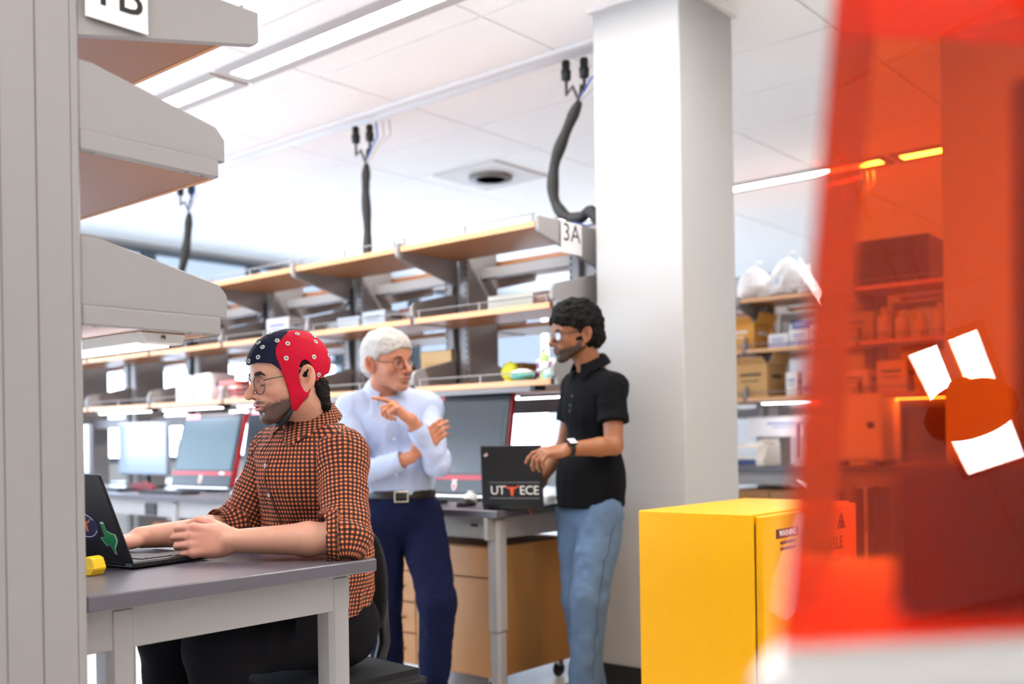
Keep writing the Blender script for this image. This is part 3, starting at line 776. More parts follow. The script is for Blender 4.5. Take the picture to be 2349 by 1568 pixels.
for k in range(4):
    bottle(['round white jar', 'squat white jar', 'tall white jar', 'small white jar at the right'][k] + ' on the middle shelf seen through the orange hood', -2.5+.12*k, 6.8, zb, .05-.004*k, .22-.03*(k % 3), M_white, M_white, name='jar', cat='jar')
for k in range(3):
    carton(['white carton', 'cream carton', 'pale yellow carton'][k] + ' on the lower shelf seen through the orange hood', -2.68+.24*k, 6.86, za, .2, .22, .16+.05*(k % 2), R(5*k-5), [M_foam, mat('carton_cream', '#e8dcc0', .7), mat('carton_yellow', '#ead9a0', .7)][k])
# bench things behind the column
t = thing('thermal_cycler', 'cream benchtop instrument with a blue front on the bench right of the column', 'instrument', (-3.36, 6.62, .90))
MB().prism([(-.13, 0), (.13, 0), (.13, .16), (-.06, .14), (-.13, .05)], .26, frame((0, 1, 0), (0, 0, 1), (1, 0, 0)) @ T(0, 0, -.13), .006).build('body', mat('instrument_cream', '#e9dfcf', .4), t)
bx('front_panel', mat('instrument_blue', '#33477e', .4), t, -.11, .07, -.134, -.128, .008, .05, .002)
MB().box((-.02, -.10, .098), (.18, .002, .08), 0, (R(-38), 0, 0)).build('display', mat('instrument_face', '#cdd6dc', .3), t)
bx('lid', mat('instrument_cream', '#e9dfcf', .4), t, .08, .128, -.12, .12, .155, .185, .006)
bx('button', mat('button_orange', '#d98a4f', .4), t, .09, .11, -.05, -.02, .185, .19, .002)
t = thing('pipette_stand', 'white pipette carousel stand on the bench at the edge of the orange hood', 'pipette stand', (-2.99, 6.66, .90))
MB().lathe([(.08, 0), (.08, .015), (.015, .025), (.012, .30), (.03, .31), (.03, .33), (.01, .35)], n=20).build('stand', M_white, t, True)
for k in range(5):
    a = k*2*math.pi/5+.5
    MB().lathe([(.004, 0), (.008, .06), (.011, .13), (.014, .20), (.01, .23), (.016, .24)], (.065*math.cos(a), .065*math.sin(a), .06), 10).build('pipette', mat('pipette_lilac', '#b9a9c0', .35), t, True)
    MB().tube([(.02*math.cos(a), .02*math.sin(a), .27), (.065*math.cos(a), .065*math.sin(a), .27)], .008, 6).build('arm', M_white, t, True)
t = thing('instrument_cabinet', 'pale box instrument with a round knob seen through the orange hood', 'instrument', (-2.62, 6.68, .90))
MB().b2(-.20, .20, -.16, .16, .04, .47, .008).build('body', M_white, t)
bx('door', M_white, t, -.185, .185, -.17, -.161, .06, .45, .004)
MB().lathe([(.022, 0), (.022, .02), (.014, .026)], n=16, M=T(.13, -.17, .27) @ Matrix.Rotation(R(90), 4, 'X')).build('knob', M_black, t, True)
for sx in (-.16, .16): bx('foot', M_black, t, sx-.02, sx+.02, -.14, .14, 0, .04, .003)
monitor('dark monitor on the rear bench seen through the orange hood', -2.16, 6.7, R(-6), .42, .38, M_screen)
carton('white wall box under the shelf right of the column', -3.1, 7.0, 1.10, 1.0, .05, .15, 0, M_white, print_col=M_blue, name='wire_duct', cat='wire duct')

# ---------------------------------------------------------------- yellow safety cabinet
M_yel = mat('safety_yellow', '#eaa900', .42, spec=.25, noise=.03, nscale=10)
CX0, CX1, CY0, CY1, CZ = -1.93, -1.475, 2.94, 3.71, .868
yc_ = thing('safety_cabinet', 'yellow flammables safety cabinet in front of the white column', 'cabinet', ((CX0+CX1)/2, CY0, 0))
w2, dp2 = (CX1-CX0)/2, CY1-CY0
bx('body', M_yel, yc_, -w2, w2-.03, 0, dp2, .05, CZ, .003)
for k, (a, b) in enumerate(((.012, dp2/2-.002), (dp2/2+.002, dp2-.012))):
    dr = bx('door', M_yel, yc_, w2-.028, w2, a, b, .07, CZ-.006, .003)
    bx('hinge_line', M_print, dr, w2-.0295, w2-.028, a-.001, a+.001, .1, CZ-.03, 0)
bx('base_frame', M_yel, yc_, -w2+.02, w2-.04, .02, dp2-.02, 0, .05, .003)
v = MB().lathe([(.030, 0), (.030, .010), (.024, .014), (.022, .008)], n=24, M=T(-.02, 0, .25) @ Matrix.Rotation(R(90), 4, 'X')).build('vent_cap', mat('brass_ring', '#8f8350', .35, .8), yc_, True)
MB().lathe([(.021, .006), (.020, .009), (.006, .011)], n=20, M=T(-.02, 0, .25) @ Matrix.Rotation(R(90), 4, 'X')).build('vent_plug', mat('vent_cream', '#b8ac7c', .4), v, True)
M_warn = mat('warning_ink', '#5d1a12', .6)
text('warning_text', 'FLAMMABLE', .062, M_warn, yc_, T(w2+.0008, dp2*.60, .73) @ SIDE, .0003, bold=.001)
text('warning_text', 'KEEP FIRE AWAY', .04, M_warn, yc_, T(w2+.0008, dp2*.60, .665) @ SIDE, .0003, bold=.0008)
text('warning_text', 'WARNING', .026, M_paper, yc_, T(w2+.0016, dp2*.24, .80) @ SIDE, .0003, bold=.0008)
bx('warning_plate', M_warn, yc_, w2+.0003, w2+.0009, dp2*.13, dp2*.35, .785, .815, 0)
for z in (.765, .745): bx('warning_line', M_warn, yc_, w2+.0003, w2+.0009, dp2*.17, dp2*.32, z, z+.009, 0)
for y in (.42, .80):
    m = MB()
    for i in range(3):
        a, b = R(90+120*i), R(210+120*i)
        m.tube([(w2+.001, dp2*y+.035*math.cos(a), .80+.032*math.sin(a)), (w2+.001, dp2*y+.035*math.cos(b), .80+.032*math.sin(b))], .0035, 6)
    m.tube([(w2+.001, dp2*y, .785), (w2+.001, dp2*y, .81)], .005, 6)
    m.build('hazard_triangle', M_warn, yc_)

# ---------------------------------------------------------------- resin printer with the orange hood, close to the lens
# camera axes in the room
cy_, sy_ = math.cos(R(40.25)), math.sin(R(40.25))
FW = Vector((-sy_, cy_, 0)); RT = Vector((cy_, sy_, 0)); UP = Vector((0, 0, 1))
def K(a, d, z): return RT*a + FW*d + UP*z           # metres right of the lens axis, ahead of the lens, above the floor
M_or = bpy.data.materials.new('orange_acrylic'); M_or.use_nodes = True
thin_glass(M_or, (1.0, .34, .085), 1.0, .0, .07)

pr_ = thing('resin_printer', 'white desktop resin printer with a transparent orange hood, blurred at the right', 'printer', (0, 0, 0))
PHI, LEAN = R(10), R(16)
NH = RT*math.sin(PHI) - FW*math.cos(PHI)             # the hood front looks to the camera, a little to the right
NN = NH*math.cos(LEAN) + UP*math.sin(LEAN)           # and leans back
HX = RT*math.cos(PHI) + FW*math.sin(PHI)             # along the front, to the right
UPP = NN.cross(HX).normalized()
if UPP.z < 0: UPP = -UPP
SD = (RT*.36 + FW*.93).normalized()                  # the hood sides run back and to the right
HB = 1.018                                           # top of the white base
A0 = K(.1265, .493, HB)
SL = UPP*.46 + HX*.108                               # slanting left edge
A1 = A0 + SL
B0, B1 = A0 + HX*.30, A0 + SL + HX*.27
C0, C1 = A0 + SD*.34, A1 + SD*.26 + HX*.01
D0, D1 = C0 + HX*.30, C1 + HX*.25
def panel(nm, pts, th=.003, flip=1):
    p = [Vector(q) for q in pts]; n = (p[1]-p[0]).cross(p[3]-p[0]).normalized()*th*flip
    m = MB(); vs = [m.bm.verts.new(q) for q in p] + [m.bm.verts.new(q+n) for q in p]
    for f in ((3, 2, 1, 0), (4, 5, 6, 7), (0, 1, 5, 4), (1, 2, 6, 5), (2, 3, 7, 6), (3, 0, 4, 7)): m.bm.faces.new([vs[i] for i in f])
    bmesh.ops.recalc_face_normals(m.bm, faces=m.bm.faces)
    return m.build(nm, M_or, pr_)
panel('hood_front', [A0, B0, B1, A1])
panel('hood_side', [A0+SD*.004, C0, C1, A1+SD*.004])
panel('hood_top', [A1, B1, D1, C1])
def plan(nm, mt, pts, z0, z1, parent, bev=.01):
    m = MB(); m.prism([(p.x, p.y) for p in pts], z1-z0, T(0, 0, z0), 0)
    if bev: bmesh.ops.bevel(m.bm, geom=m.bm.edges[:], offset=bev, segments=2, affect='EDGES')
    return m.build(nm, mt, parent)
def rhomb(a0, a1, s0, s1):
    return [A0+HX*a0+SD*s0, A0+HX*a1+SD*s0, A0+HX*a1+SD*s1, A0+HX*a0+SD*s1]
plan('base', M_white, rhomb(-.012, .33, -.02, .38), .76, HB-.001, pr_, .012)
plan('vat', mat('vat_dark', '#4a3532', .6), rhomb(.06, .28, .06, .18), HB, HB+.085, pr_, .006)
plan('lift_column', mat('column_grey', '#6b6462', .5), rhomb(.16, .24, .27, .31), HB, HB+.37, pr_, .004)
plan('build_plate', mat('plate_grey', '#4a4443', .4, .6), rhomb(.17, .27, .10, .24), HB+.37, HB+.42, pr_, .004)
tb = thing('side_table', 'white table under the resin printer at the lower right', 'table', (0, 0, 0))
plan('table_top', M_white, rhomb(-.03, .60, -.05, .55), .725, .759, tb, .004)
for a_, s_ in ((0, 0), (.56, 0), (0, .5), (.56, .5)):
    plan('leg', M_metal, rhomb(a_-.02, a_+.02, s_-.02, s_+.02), 0, .725, tb, 0)
# pendant over the aisle, mirrored in the hood
pd = thing('pendant_lamp', 'dark dome pendant on a thin rod mirrored in the orange hood', 'pendant lamp', (2.30, .54, CE))
MB().tube([(0, 0, 0), (0, 0, -.62)], .018, 10).build('rod', M_white, pd, True)
MB().lathe([(.03, -.56), (.05, -.59), (.11, -.62), (.135, -.66), (.13, -.69), (.10, -.70)], n=30).build('shade', mat('pendant_red', '#3a2622', .4), pd, True)
MB().lathe([(.04, 0), (.04, -.02), (.02, -.03)], n=16).build('ceiling_cap', M_white, pd, True)

# ---------------------------------------------------------------- distance-field modelling for people
def axis(lo, hi, H, fine=()):
    out = [lo]
    while out[-1] < hi:
        p = out[-1]; h = H
        for (a, b, s) in fine:
            if a-1e-9 <= p < b: h = min(h, s)
            elif p < a < p+h: h = max(a-p, s)
        out.append(p+h)
    return np.array(out, np.float32)

class Field:
    def __init__(s, ax):
        s.ax = ax; s.f = np.full([len(a) for a in ax], .25, np.float32)
    def slab(s, lo, hi):
        sl = []
        for a, l, h in zip(s.ax, lo, hi):
            i = max(int(np.searchsorted(a, l))-1, 0); j = min(int(np.searchsorted(a, h))+1, len(a))
            if j-i < 1: return None, None
            sl.append(slice(i, j))
        X = s.ax[0][sl[0]][:, None, None]; Y = s.ax[1][sl[1]][None, :, None]; Z = s.ax[2][sl[2]][None, None, :]
        return tuple(sl), (X, Y, Z)
    def put(s, c, ext, M, fn, k, op):
        """c, ext: centre and half extents of the shape in the frame M"""
        L = np.array(M)[:3, :3]; t = np.array(M)[:3, 3]
        sc = float(abs(np.linalg.det(L)))**(1/3)
        cw = L @ np.array(c)+t; e = np.abs(L) @ np.array(ext) + k + .012
        sl, P = s.slab(cw-e, cw+e)
        if sl is None: return
        Li = np.linalg.inv(L); X, Y, Z = P[0]-t[0], P[1]-t[1], P[2]-t[2]
        x = (Li[0, 0]*X+Li[0, 1]*Y+Li[0, 2]*Z).astype(np.float32)-np.float32(c[0])
        y = (Li[1, 0]*X+Li[1, 1]*Y+Li[1, 2]*Z).astype(np.float32)-np.float32(c[1])
        z = (Li[2, 0]*X+Li[2, 1]*Y+Li[2, 2]*Z).astype(np.float32)-np.float32(c[2])
        d = fn(x, y, z)*sc
        f = s.f[sl]
        if op == 'u':
            h = np.clip(.5+.5*(f-d)/k, 0, 1); s.f[sl] = f*(1-h)+d*h-k*h*(1-h)
        elif op == 's':
            h = np.clip(.5-.5*(f+d)/k, 0, 1); s.f[sl] = f*(1-h)-d*h+k*h*(1-h)
    def ell(s, M, c, r, k=.01, op='u', rot=None):
        R_ = np.array(Euler(rot).to_matrix()).T if rot is not None else None
        def fn(x, y, z):
            if R_ is not None:
                x, y, z = (R_[0, 0]*x+R_[0, 1]*y+R_[0, 2]*z, R_[1, 0]*x+R_[1, 1]*y+R_[1, 2]*z, R_[2, 0]*x+R_[2, 1]*y+R_[2, 2]*z)
            k0 = np.sqrt((x/r[0])**2+(y/r[1])**2+(z/r[2])**2); k1 = np.sqrt((x/r[0]**2)**2+(y/r[1]**2)**2+(z/r[2]**2)**2)+1e-6
            return k0*(k0-1)/k1
        e = [max(r)]*3 if rot is not None else r
        s.put(c, e, M, fn, k, op); return s
    def cone(s, M, a, b, ra, rb, k=.01, op='u', flat=None):
        a = np.array(a, float); b = np.array(b, float); c = (a+b)/2; ab = b-a; L2 = float(ab @ ab)+1e-9
        def fn(x, y, z):
            px, py, pz = x-(a-c)[0], y-(a-c)[1], z-(a-c)[2]
            t = np.clip((px*ab[0]+py*ab[1]+pz*ab[2])/L2, 0, 1)
            return np.sqrt((px-t*ab[0])**2+(py-t*ab[1])**2+(pz-t*ab[2])**2)-(ra+(rb-ra)*t)
        s.put(c, np.abs(ab)/2+max(ra, rb), M, fn, k, op); return s
    def half(s, M, n, off, k=.004):
        """keep only the side n.p < off in the frame M"""
        L = np.linalg.inv(np.array(M)); X, Y, Z = s.slab([a[0] for a in s.ax], [a[-1] for a in s.ax])[1]
        n = np.array(n, float); nw = n @ L[:3, :3]; ow = off-float(n @ L[:3, 3])
        sc = float(np.linalg.norm(nw)); d = ((nw[0]*X+nw[1]*Y+nw[2]*Z-ow)/sc).astype(np.float32)
        h = np.clip(.5-.5*(s.f-d)/k, 0, 1); s.f = s.f*(1-h)+d*h+k*h*(1-h); return s
    def mesh(s, smooth=2):
        f = s.f; ins = f < 0; n = f.shape
        c = ins[:-1, :-1, :-1].astype(np.uint8).copy()
        for dx in (0, 1):
            for dy in (0, 1):
                for dz in (0, 1):
                    if dx+dy+dz: c += ins[dx:n[0]-1+dx, dy:n[1]-1+dy, dz:n[2]-1+dz]
        act = (c > 0) & (c < 8)
        I, J, K_ = np.nonzero(act); m = len(I)
        idx = np.full(act.shape, -1, np.int32); idx[I, J, K_] = np.arange(m)
        ax = s.ax; acc = np.zeros((m, 3)); cnt = np.zeros(m)
        def cor(d): return f[I+d[0], J+d[1], K_+d[2]], np.stack([ax[0][I+d[0]], ax[1][J+d[1]], ax[2][K_+d[2]]], 1)
        E = []
        for a in range(3):
            o = [q for q in range(3) if q != a]
            for u in (0, 1):
                for v in (0, 1):
                    d0 = [0, 0, 0]; d0[o[0]] = u; d0[o[1]] = v; d1 = list(d0); d1[a] = 1; E.append((d0, d1))
        for d0, d1 in E:
            f0, p0 = cor(d0); f1, p1 = cor(d1); x = (f0 < 0) != (f1 < 0)
            t = np.where(x, f0/np.where(x, f0-f1, 1), 0)
            acc += np.where(x[:, None], p0+(p1-p0)*t[:, None], 0); cnt += x
        V = acc/cnt[:, None]
        Q = []
        for a in range(3):
            o = [(a+1) % 3, (a+2) % 3]
            s0 = [slice(None)]*3; s1 = [slice(None)]*3; s0[a] = slice(0, -1); s1[a] = slice(1, None)
            A, B = ins[tuple(s0)], ins[tuple(s1)]
            ch = A != B
            p = np.stack(np.nonzero(ch), 1)
            ok = (p[:, o[0]] > 0) & (p[:, o[1]] > 0) & (p[:, o[0]] < n[o[0]]-1) & (p[:, o[1]] < n[o[1]]-1); p = p[ok]
            sg = A[p[:, 0], p[:, 1], p[:, 2]]
            q = []
            for du, dv in ((1, 1), (0, 1), (0, 0), (1, 0)):
                r = p.copy(); r[:, o[0]] -= du; r[:, o[1]] -= dv; q.append(idx[r[:, 0], r[:, 1], r[:, 2]])
            q = np.stack(q, 1); q[~sg] = q[~sg][:, ::-1]; Q.append(q)
        Q = np.concatenate(Q); Q = Q[(Q >= 0).all(1)]
        V = relax(V, Q, smooth)
        return V, Q

def relax(V, Q, n):
    e = np.concatenate([Q[:, [0, 1]], Q[:, [1, 2]], Q[:, [2, 3]], Q[:, [3, 0]]])
    for it in range(n):
        S = np.zeros_like(V); C = np.zeros(len(V))
        for a, b in ((0, 1), (1, 0)):
            for k in range(3): S[:, k] += np.bincount(e[:, a], V[e[:, b], k], len(V))
            C += np.bincount(e[:, a], minlength=len(V))
        V = V+(S/np.maximum(C, 1)[:, None]-V)*(.5 if it % 2 == 0 else .45)
    return V
def normals(V, Q):
    n = np.cross(V[Q[:, 2]]-V[Q[:, 0]], V[Q[:, 3]]-V[Q[:, 1]]); N = np.zeros_like(V)
    for j in range(4):
        for k in range(3): N[:, k] += np.bincount(Q[:, j], n[:, k], len(V))
    return N/np.maximum(np.linalg.norm(N, axis=1, keepdims=True), 1e-12)
def vnoise(p, scale, seed=0):
    q = p*scale+seed*17.3; i = np.floor(q).astype(np.int64); f = q-i; f = f*f*(3-2*f)
    def h(a, b, c):
        v = (a*374761393+b*668265263+c*2147483647+seed*1442695041) & 0xffffffff
        v = ((v ^ (v >> 13))*1274126177) & 0xffffffff
        return ((v ^ (v >> 16)) & 0xffff)/65535.0
    r = 0
    for dx in (0, 1):
        for dy in (0, 1):
            for dz in (0, 1):
                w = (f[:, 0] if dx else 1-f[:, 0])*(f[:, 1] if dy else 1-f[:, 1])*(f[:, 2] if dz else 1-f[:, 2])
                r = r+w*h(i[:, 0]+dx, i[:, 1]+dy, i[:, 2]+dz)
    return r*2-1
def sstep(a, b, x):
    t = np.clip((x-a)/(b-a), 0, 1); return t*t*(3-2*t)
def qmesh(name, V, Q, m, parent, cols=None, uv=None):
    me = bpy.data.meshes.new(name)
    me.vertices.add(len(V)); me.vertices.foreach_set('co', np.asarray(V, np.float32).ravel())
    me.loops.add(len(Q)*4); me.loops.foreach_set('vertex_index', Q.astype(np.int32).ravel())
    me.polygons.add(len(Q)); me.polygons.foreach_set('loop_start', np.arange(0, len(Q)*4, 4, dtype=np.int32))
    me.polygons.foreach_set('use_smooth', np.ones(len(Q), bool))
    me.update(calc_edges=True)
    if cols is not None:
        at = me.attributes.new('Col', 'FLOAT_COLOR', 'POINT')
        at.data.foreach_set('color', np.concatenate([cols, np.ones((len(V), 1))], 1).astype(np.float32).ravel())
    if uv is not None:
        at = me.attributes.new('weave', 'FLOAT_VECTOR', 'POINT'); at.data.foreach_set('vector', uv.astype(np.float32).ravel())
    return link(name, me, m, parent)
def skin_mat(name, rough=.5):
    m = bpy.data.materials.new(name); m.use_nodes = True; nt = m.node_tree; b = nt.nodes['Principled BSDF']
    a = nt.nodes.new('ShaderNodeAttribute'); a.attribute_name = 'Col'
    tc = nt.nodes.new('ShaderNodeTexCoord'); n = nt.nodes.new('ShaderNodeTexNoise'); n.inputs['Scale'].default_value = 320
    nt.links.new(tc.outputs['Object'], n.inputs['Vector'])
    n2 = nt.nodes.new('ShaderNodeTexNoise'); n2.inputs['Scale'].default_value = 35; n2.inputs['Detail'].default_value = 3
    nt.links.new(tc.outputs['Object'], n2.inputs['Vector'])
    mr = nt.nodes.new('ShaderNodeMapRange'); mr.inputs['To Min'].default_value = .9; mr.inputs['To Max'].default_value = 1.1
    nt.links.new(n2.outputs['Fac'], mr.inputs['Value'])
    mx = nt.nodes.new('ShaderNodeVectorMath'); mx.operation = 'SCALE'
    nt.links.new(a.outputs['Color'], mx.inputs[0]); nt.links.new(mr.outputs['Result'], mx.inputs['Scale'])
    nt.links.new(mx.outputs['Vector'], b.inputs['Base Color'])
    bp = nt.nodes.new('ShaderNodeBump'); bp.inputs['Strength'].default_value = .12; bp.inputs['Distance'].default_value = .001
    nt.links.new(n.outputs['Fac'], bp.inputs['Height']); nt.links.new(bp.outputs['Normal'], b.inputs['Normal'])
    b.inputs['Roughness'].default_value = rough
    return m
M_skin = skin_mat('skin')
def NP(M): return np.array(M)
def mframe(o, x, y, z, s=1.0):
    M = np.eye(4); M[:3, 0] = np.array(x)*s; M[:3, 1] = np.array(y)*s; M[:3, 2] = np.array(z)*s; M[:3, 3] = o; return M
ID = np.eye(4)
def loc(V, M):
    Mi = np.linalg.inv(M); return V @ Mi[:3, :3].T+Mi[:3, 3]
def wpt(M, p): return (np.array(M) @ np.array([*p, 1.0]))[:3]

def head_frame(o, yaw_dir, pitch, roll=0, s=1.0):
    """o origin, yaw_dir (x, y) the face looks to, pitch down in degrees"""
    f = np.array([yaw_dir[0], yaw_dir[1], 0.0]); f /= np.linalg.norm(f)
    l = np.array([-f[1], f[0], 0.0]); p = R(pitch)
    x = f*math.cos(p)-np.array([0, 0, math.sin(p)]); z = np.array([0, 0, math.cos(p)])+f*math.sin(p)
    r = R(roll); y2 = l*math.cos(r)+z*math.sin(r); z2 = z*math.cos(r)-l*math.sin(r)
    return mframe(o, x, y2, z2, s)

def add_head(F, M, jaw=1.0, nose=1.0, eyes='open'):
    e, c = F.ell, F.cone
    e(M, (-.014, 0, .036), (.097, .075, .083), .01)
    e(M, (.026, 0, .032), (.060, .064, .062), .03)
    e(M, (.030, 0, -.022), (.054, .061, .066), .03)
    for s in (-1, 1):
        c(M, (-.006, s*.056, -.045), (.058, s*.024, -.089), .015*jaw, .015*jaw, .025)
        e(M, (.052, s*.043, -.022), (.024, .019, .018), .02)
        c(M, (.0795, s*.011, .019), (.066, s*.046, .022), .009, .007, .012)
    e(M, (.070, 0, -.092), (.019*jaw, .024, .017), .02)
    e(M, (.066, 0, -.056), (.027, .031, .030), .02)
    for s in (-1, 1):
        e(M, (.089, s*.031, -.001), (.016, .019, .0125), .012, 's')
        e(M, (.0705, s*.0315, -.001), (.0135, .0145, .0135), .004)
    c(M, (.083, 0, .010), (.1035*(.5+.5*nose), 0, -.027), .0075, .0098, .010)
    e(M, (.1035*(.5+.5*nose), 0, -.030), (.0105, .0105, .0095), .008)
    for s in (-1, 1):
        e(M, (.091, s*.0125, -.034), (.0105, .0072, .0080), .006)
        e(M, (.096, s*.006, -.0405), (.005, .0035, .003), .003, 's')
    # lips
    c(M, (.0925, -.012, -.0555), (.0925, .012, -.0555), .0052, .0052, .006)
    c(M, (.083, -.024, -.0595), (.0925, -.010, -.0560), .003, .005, .006); c(M, (.083, .024, -.0595), (.0925, .010, -.0560), .003, .005, .006)
    c(M, (.0905, -.011, -.0665), (.0905, .011, -.0665), .0058, .0058, .006)
    c(M, (.103, -.016, -.0610), (.103, .016, -.0610), .0108, .0108, .002, 's') if False else None
    e(M, (.0985, 0, -.0608), (.011, .024, .0011), .0025, 's')
    e(M, (.089, 0, -.0785), (.008, .018, .006), .008, 's')
    # ears
    for s in (-1, 1):
        e(M, (-.021, s*.0815, -.004), (.0215, .0075, .0335), .005, 'u', (0, R(-12), s*R(-28)))
        e(M, (-.013, s*.0880, -.004), (.0112, .0135, .0180), .003, 's', (0, R(-12), s*R(-28)))
        e(M, (-.0225, s*.0935, .012), (.0085, .0110, .0105), .003, 's', (0, R(-12), s*R(-28)))
        e(M, (-.009, s*.080, -.010), (.004, .004, .008), .003)
        e(M, (-.013, s*.0765, -.0345), (.009, .0055, .009), .006)
def add_hand(F, M, curls, thumb=((.55, .75, -.25), 25, 20), k=.005, spread=.0, thin=1.0):
    """M: x to the fingers, y to the thumb, z out of the back; curls: per finger (index..little) three bends in degrees"""
    ys = [.029, .0095, -.010, -.028]; xs = [.088, .092, .088, .080]; ln = [(.044, .026, .021), (.048, .029, .022), (.044, .027, .021), (.035, .021, .019)]
    tips = []
    for i in range(4):
        F.cone(M, (.004, ys[i]*.62, -.001), (xs[i], ys[i], 0), .0135, .0112, .012)
    F.ell(M, (.045, 0, -.006), (.042, .034, .0135), .012)
    F.ell(M, (.032, .022, -.012), (.028, .015, .014), .010)
    F.ell(M, (.035, -.024, -.010), (.032, .013, .013), .010)
    for i in range(4):
        p = np.array([xs[i], ys[i], 0.0]); a = 0; az = (1.5-i)*spread
        for j in range(3):
            a += R(curls[i][j]); d = np.array([math.cos(a)*math.cos(az), math.cos(a)*math.sin(az), -math.sin(a)])
            q = p+d*ln[i][j]; r0, r1 = [(.0098, .0088), (.0086, .0080), (.0078, .0068)][j]
            F.cone(M, p, q, r0*thin, r1*thin, .004 if j else .007)
            F.ell(M, p, (r0*1.06*thin,)*3, .003); p = q
        tips.append(p)
    d = np.array(thumb[0], float); d /= np.linalg.norm(d); p = np.array([.022, .026, -.010]); side = np.array([-d[1], d[0], 0.0])
    for j, (L, r0, r1, bend) in enumerate(((.042, .0135, .0115, 0), (.032, .0108, .0095, thumb[1]), (.026, .0095, .0078, thumb[2]))):
        b = R(bend); inward = np.array([.75, -.55, -.35]); inward -= d*(inward @ d); inward /= np.linalg.norm(inward)
        d = d*math.cos(b)+inward*math.sin(b); q = p+d*L
        F.cone(M, p, q, r0, r1, .009 if j == 0 else .004); p = q
    return [wpt(M, t) for t in tips]

def face_cols(V, M, base, lip, flush, beard=None, bcol=(.02, .015, .012), seed=0, Fr=None):
    """skin colours, with shade painted into sockets, nostrils and mouth, by position on the head"""
    n = len(V); C = np.tile(np.array(base, float), (n, 1)); p = loc(V, M); x, y, z = p[:, 0], p[:, 1], p[:, 2]
    near = (np.abs(x) < .16) & (np.abs(y) < .12) & (z > -.17) & (z < .15)
    def mixc(w, c):
        w = (w*near)[:, None]; C[:] = C*(1-w)+np.array(c)*w
    ws = np.exp(-(((x-.098)/.016)**2+(y/.016)**2+((z+.03)/.016)**2)); mixc(.55*ws, flush)
    for s in (-1, 1):
        mixc(.35*np.exp(-(((x-.06)/.03)**2+((y-s*.048)/.02)**2+((z+.03)/.022)**2)), flush)
        mixc(.55*np.exp(-(((x+.018)/.022)**2+((y-s*.082)/.010)**2+((z+.004)/.034)**2)), flush)
        mixc(.30*np.exp(-(((x-.08)/.02)**2+((y-s*.031)/.018)**2+((z+.004)/.010)**2))*.7, (base[0]*.6, base[1]*.42, base[2]*.40))  # eye socket shade put into the skin colour
    nz = vnoise(V, 130, seed)*.5+vnoise(V, 300, seed+1)*.5
    if beard:
        amt, cheek = beard
        line = np.where(x > .03, -.034-.30*(x-.03)*.55, -.034+(.03-x)*.85)+cheek      # upper edge of the cheek beard
        w = sstep(.006, -.010, z-line+nz*.006)*sstep(-.034, -.020, x)*sstep(-.128, -.112, z+.25*np.maximum(.06-x, 0)*.6+nz*.003)
        w *= 1-np.exp(-(((x-.094)/.02)**4+(y/.021)**4+((z+.0612)/.0085)**4))          # lips stay bare
        w *= sstep(-.012, -.002, z-(-.060-.66*(x+.006)))
        w *= 1-sstep(.066, .070, np.abs(y))*sstep(.006, -.004, x)
        w *= 1-.75*np.exp(-(((y)/.006)**2+((z+.049)/.004)**2))
        mus = np.exp(-(((np.abs(y)-.014)/.017)**4+((z+.0485+.12*np.abs(y))/.0055)**4))*sstep(.07, .078, x)
        w = np.clip(np.maximum(w, mus)*(1.0+.14*nz), 0, 1)*amt
        mixc(w, bcol)
    wl = np.exp(-(((z+.0610)/.0075)**4+(y/.021)**4))*sstep(.084, .0895, x+.0*y)
    mixc(np.clip(wl, 0, 1)*.85, lip)
    mixc(np.exp(-(((z+.0608)/.0013)**2+(y/.024)**4))*sstep(.080, .086, x)*.8, (.10, .03, .03))  # shade of the mouth crease painted dark
    for s in (-1, 1): mixc(np.exp(-(((x-.095)/.006)**2+((y-s*.0062)/.0035)**2+((z+.0415)/.003)**2))*.9, (.08, .02, .02))  # shade inside the nostrils painted dark
    return C
def glasses(name, M, parent, wd, ht, m_frame, r=.0011, rnd=2.0, fwd=.089, zc=-.004, sep=.0335, half_rim=False):
    """frame, lenses and temples in the head frame"""
    P_ = lambda p: tuple(wpt(M, p))
    g = MB()
    for s in (-1, 1):
        pts = []
        for a in np.linspace(0, 2*math.pi, 25):
            ca, sa = math.cos(a), math.sin(a)
            yy = s*sep+wd/2*np.sign(ca)*abs(ca)**(2/rnd); zz = zc+ht/2*np.sign(sa)*abs(sa)**(2/rnd)
            pts.append(P_((fwd-.006*(abs(yy)/.06)**2*2, yy, zz)))
        g.tube(pts, r, 6, False)
        g.tube([P_((fwd-.012, s*(sep+wd/2), zc+ht*.22)), P_((fwd-.024, s*.0745, zc+ht*.25)), P_((.03, s*.078, zc+ht*.25+.002)), P_((-.018, s*.0785, .020))], r*1.15, 6)
    g.tube([P_((fwd-.001, -sep+wd/2, zc+.003)), P_((fwd+.004, 0, zc+.007)), P_((fwd-.001, sep-wd/2, zc+.003))], r*1.1, 6)
    o = g.build(name, m_frame, parent, True)
    for s in (-1, 1):
        l = MB(); c = [l.bm.verts.new(P_((fwd-.006*(abs(s*sep+wd/2*math.cos(a))/.06)**2*2, s*sep+wd/2*.97*np.sign(math.cos(a))*abs(math.cos(a))**(2/rnd), zc+ht/2*.97*np.sign(math.sin(a))*abs(math.sin(a))**(2/rnd)))) for a in np.linspace(0, 2*math.pi, 25)[:-1]]
        l.bm.faces.new(c); l.build('lens', M_lens, o)
    return o
M_lens = bpy.data.materials.new('spectacle_glass'); M_lens.use_nodes = True; thin_glass(M_lens, (.95, .95, .96), 1.6)
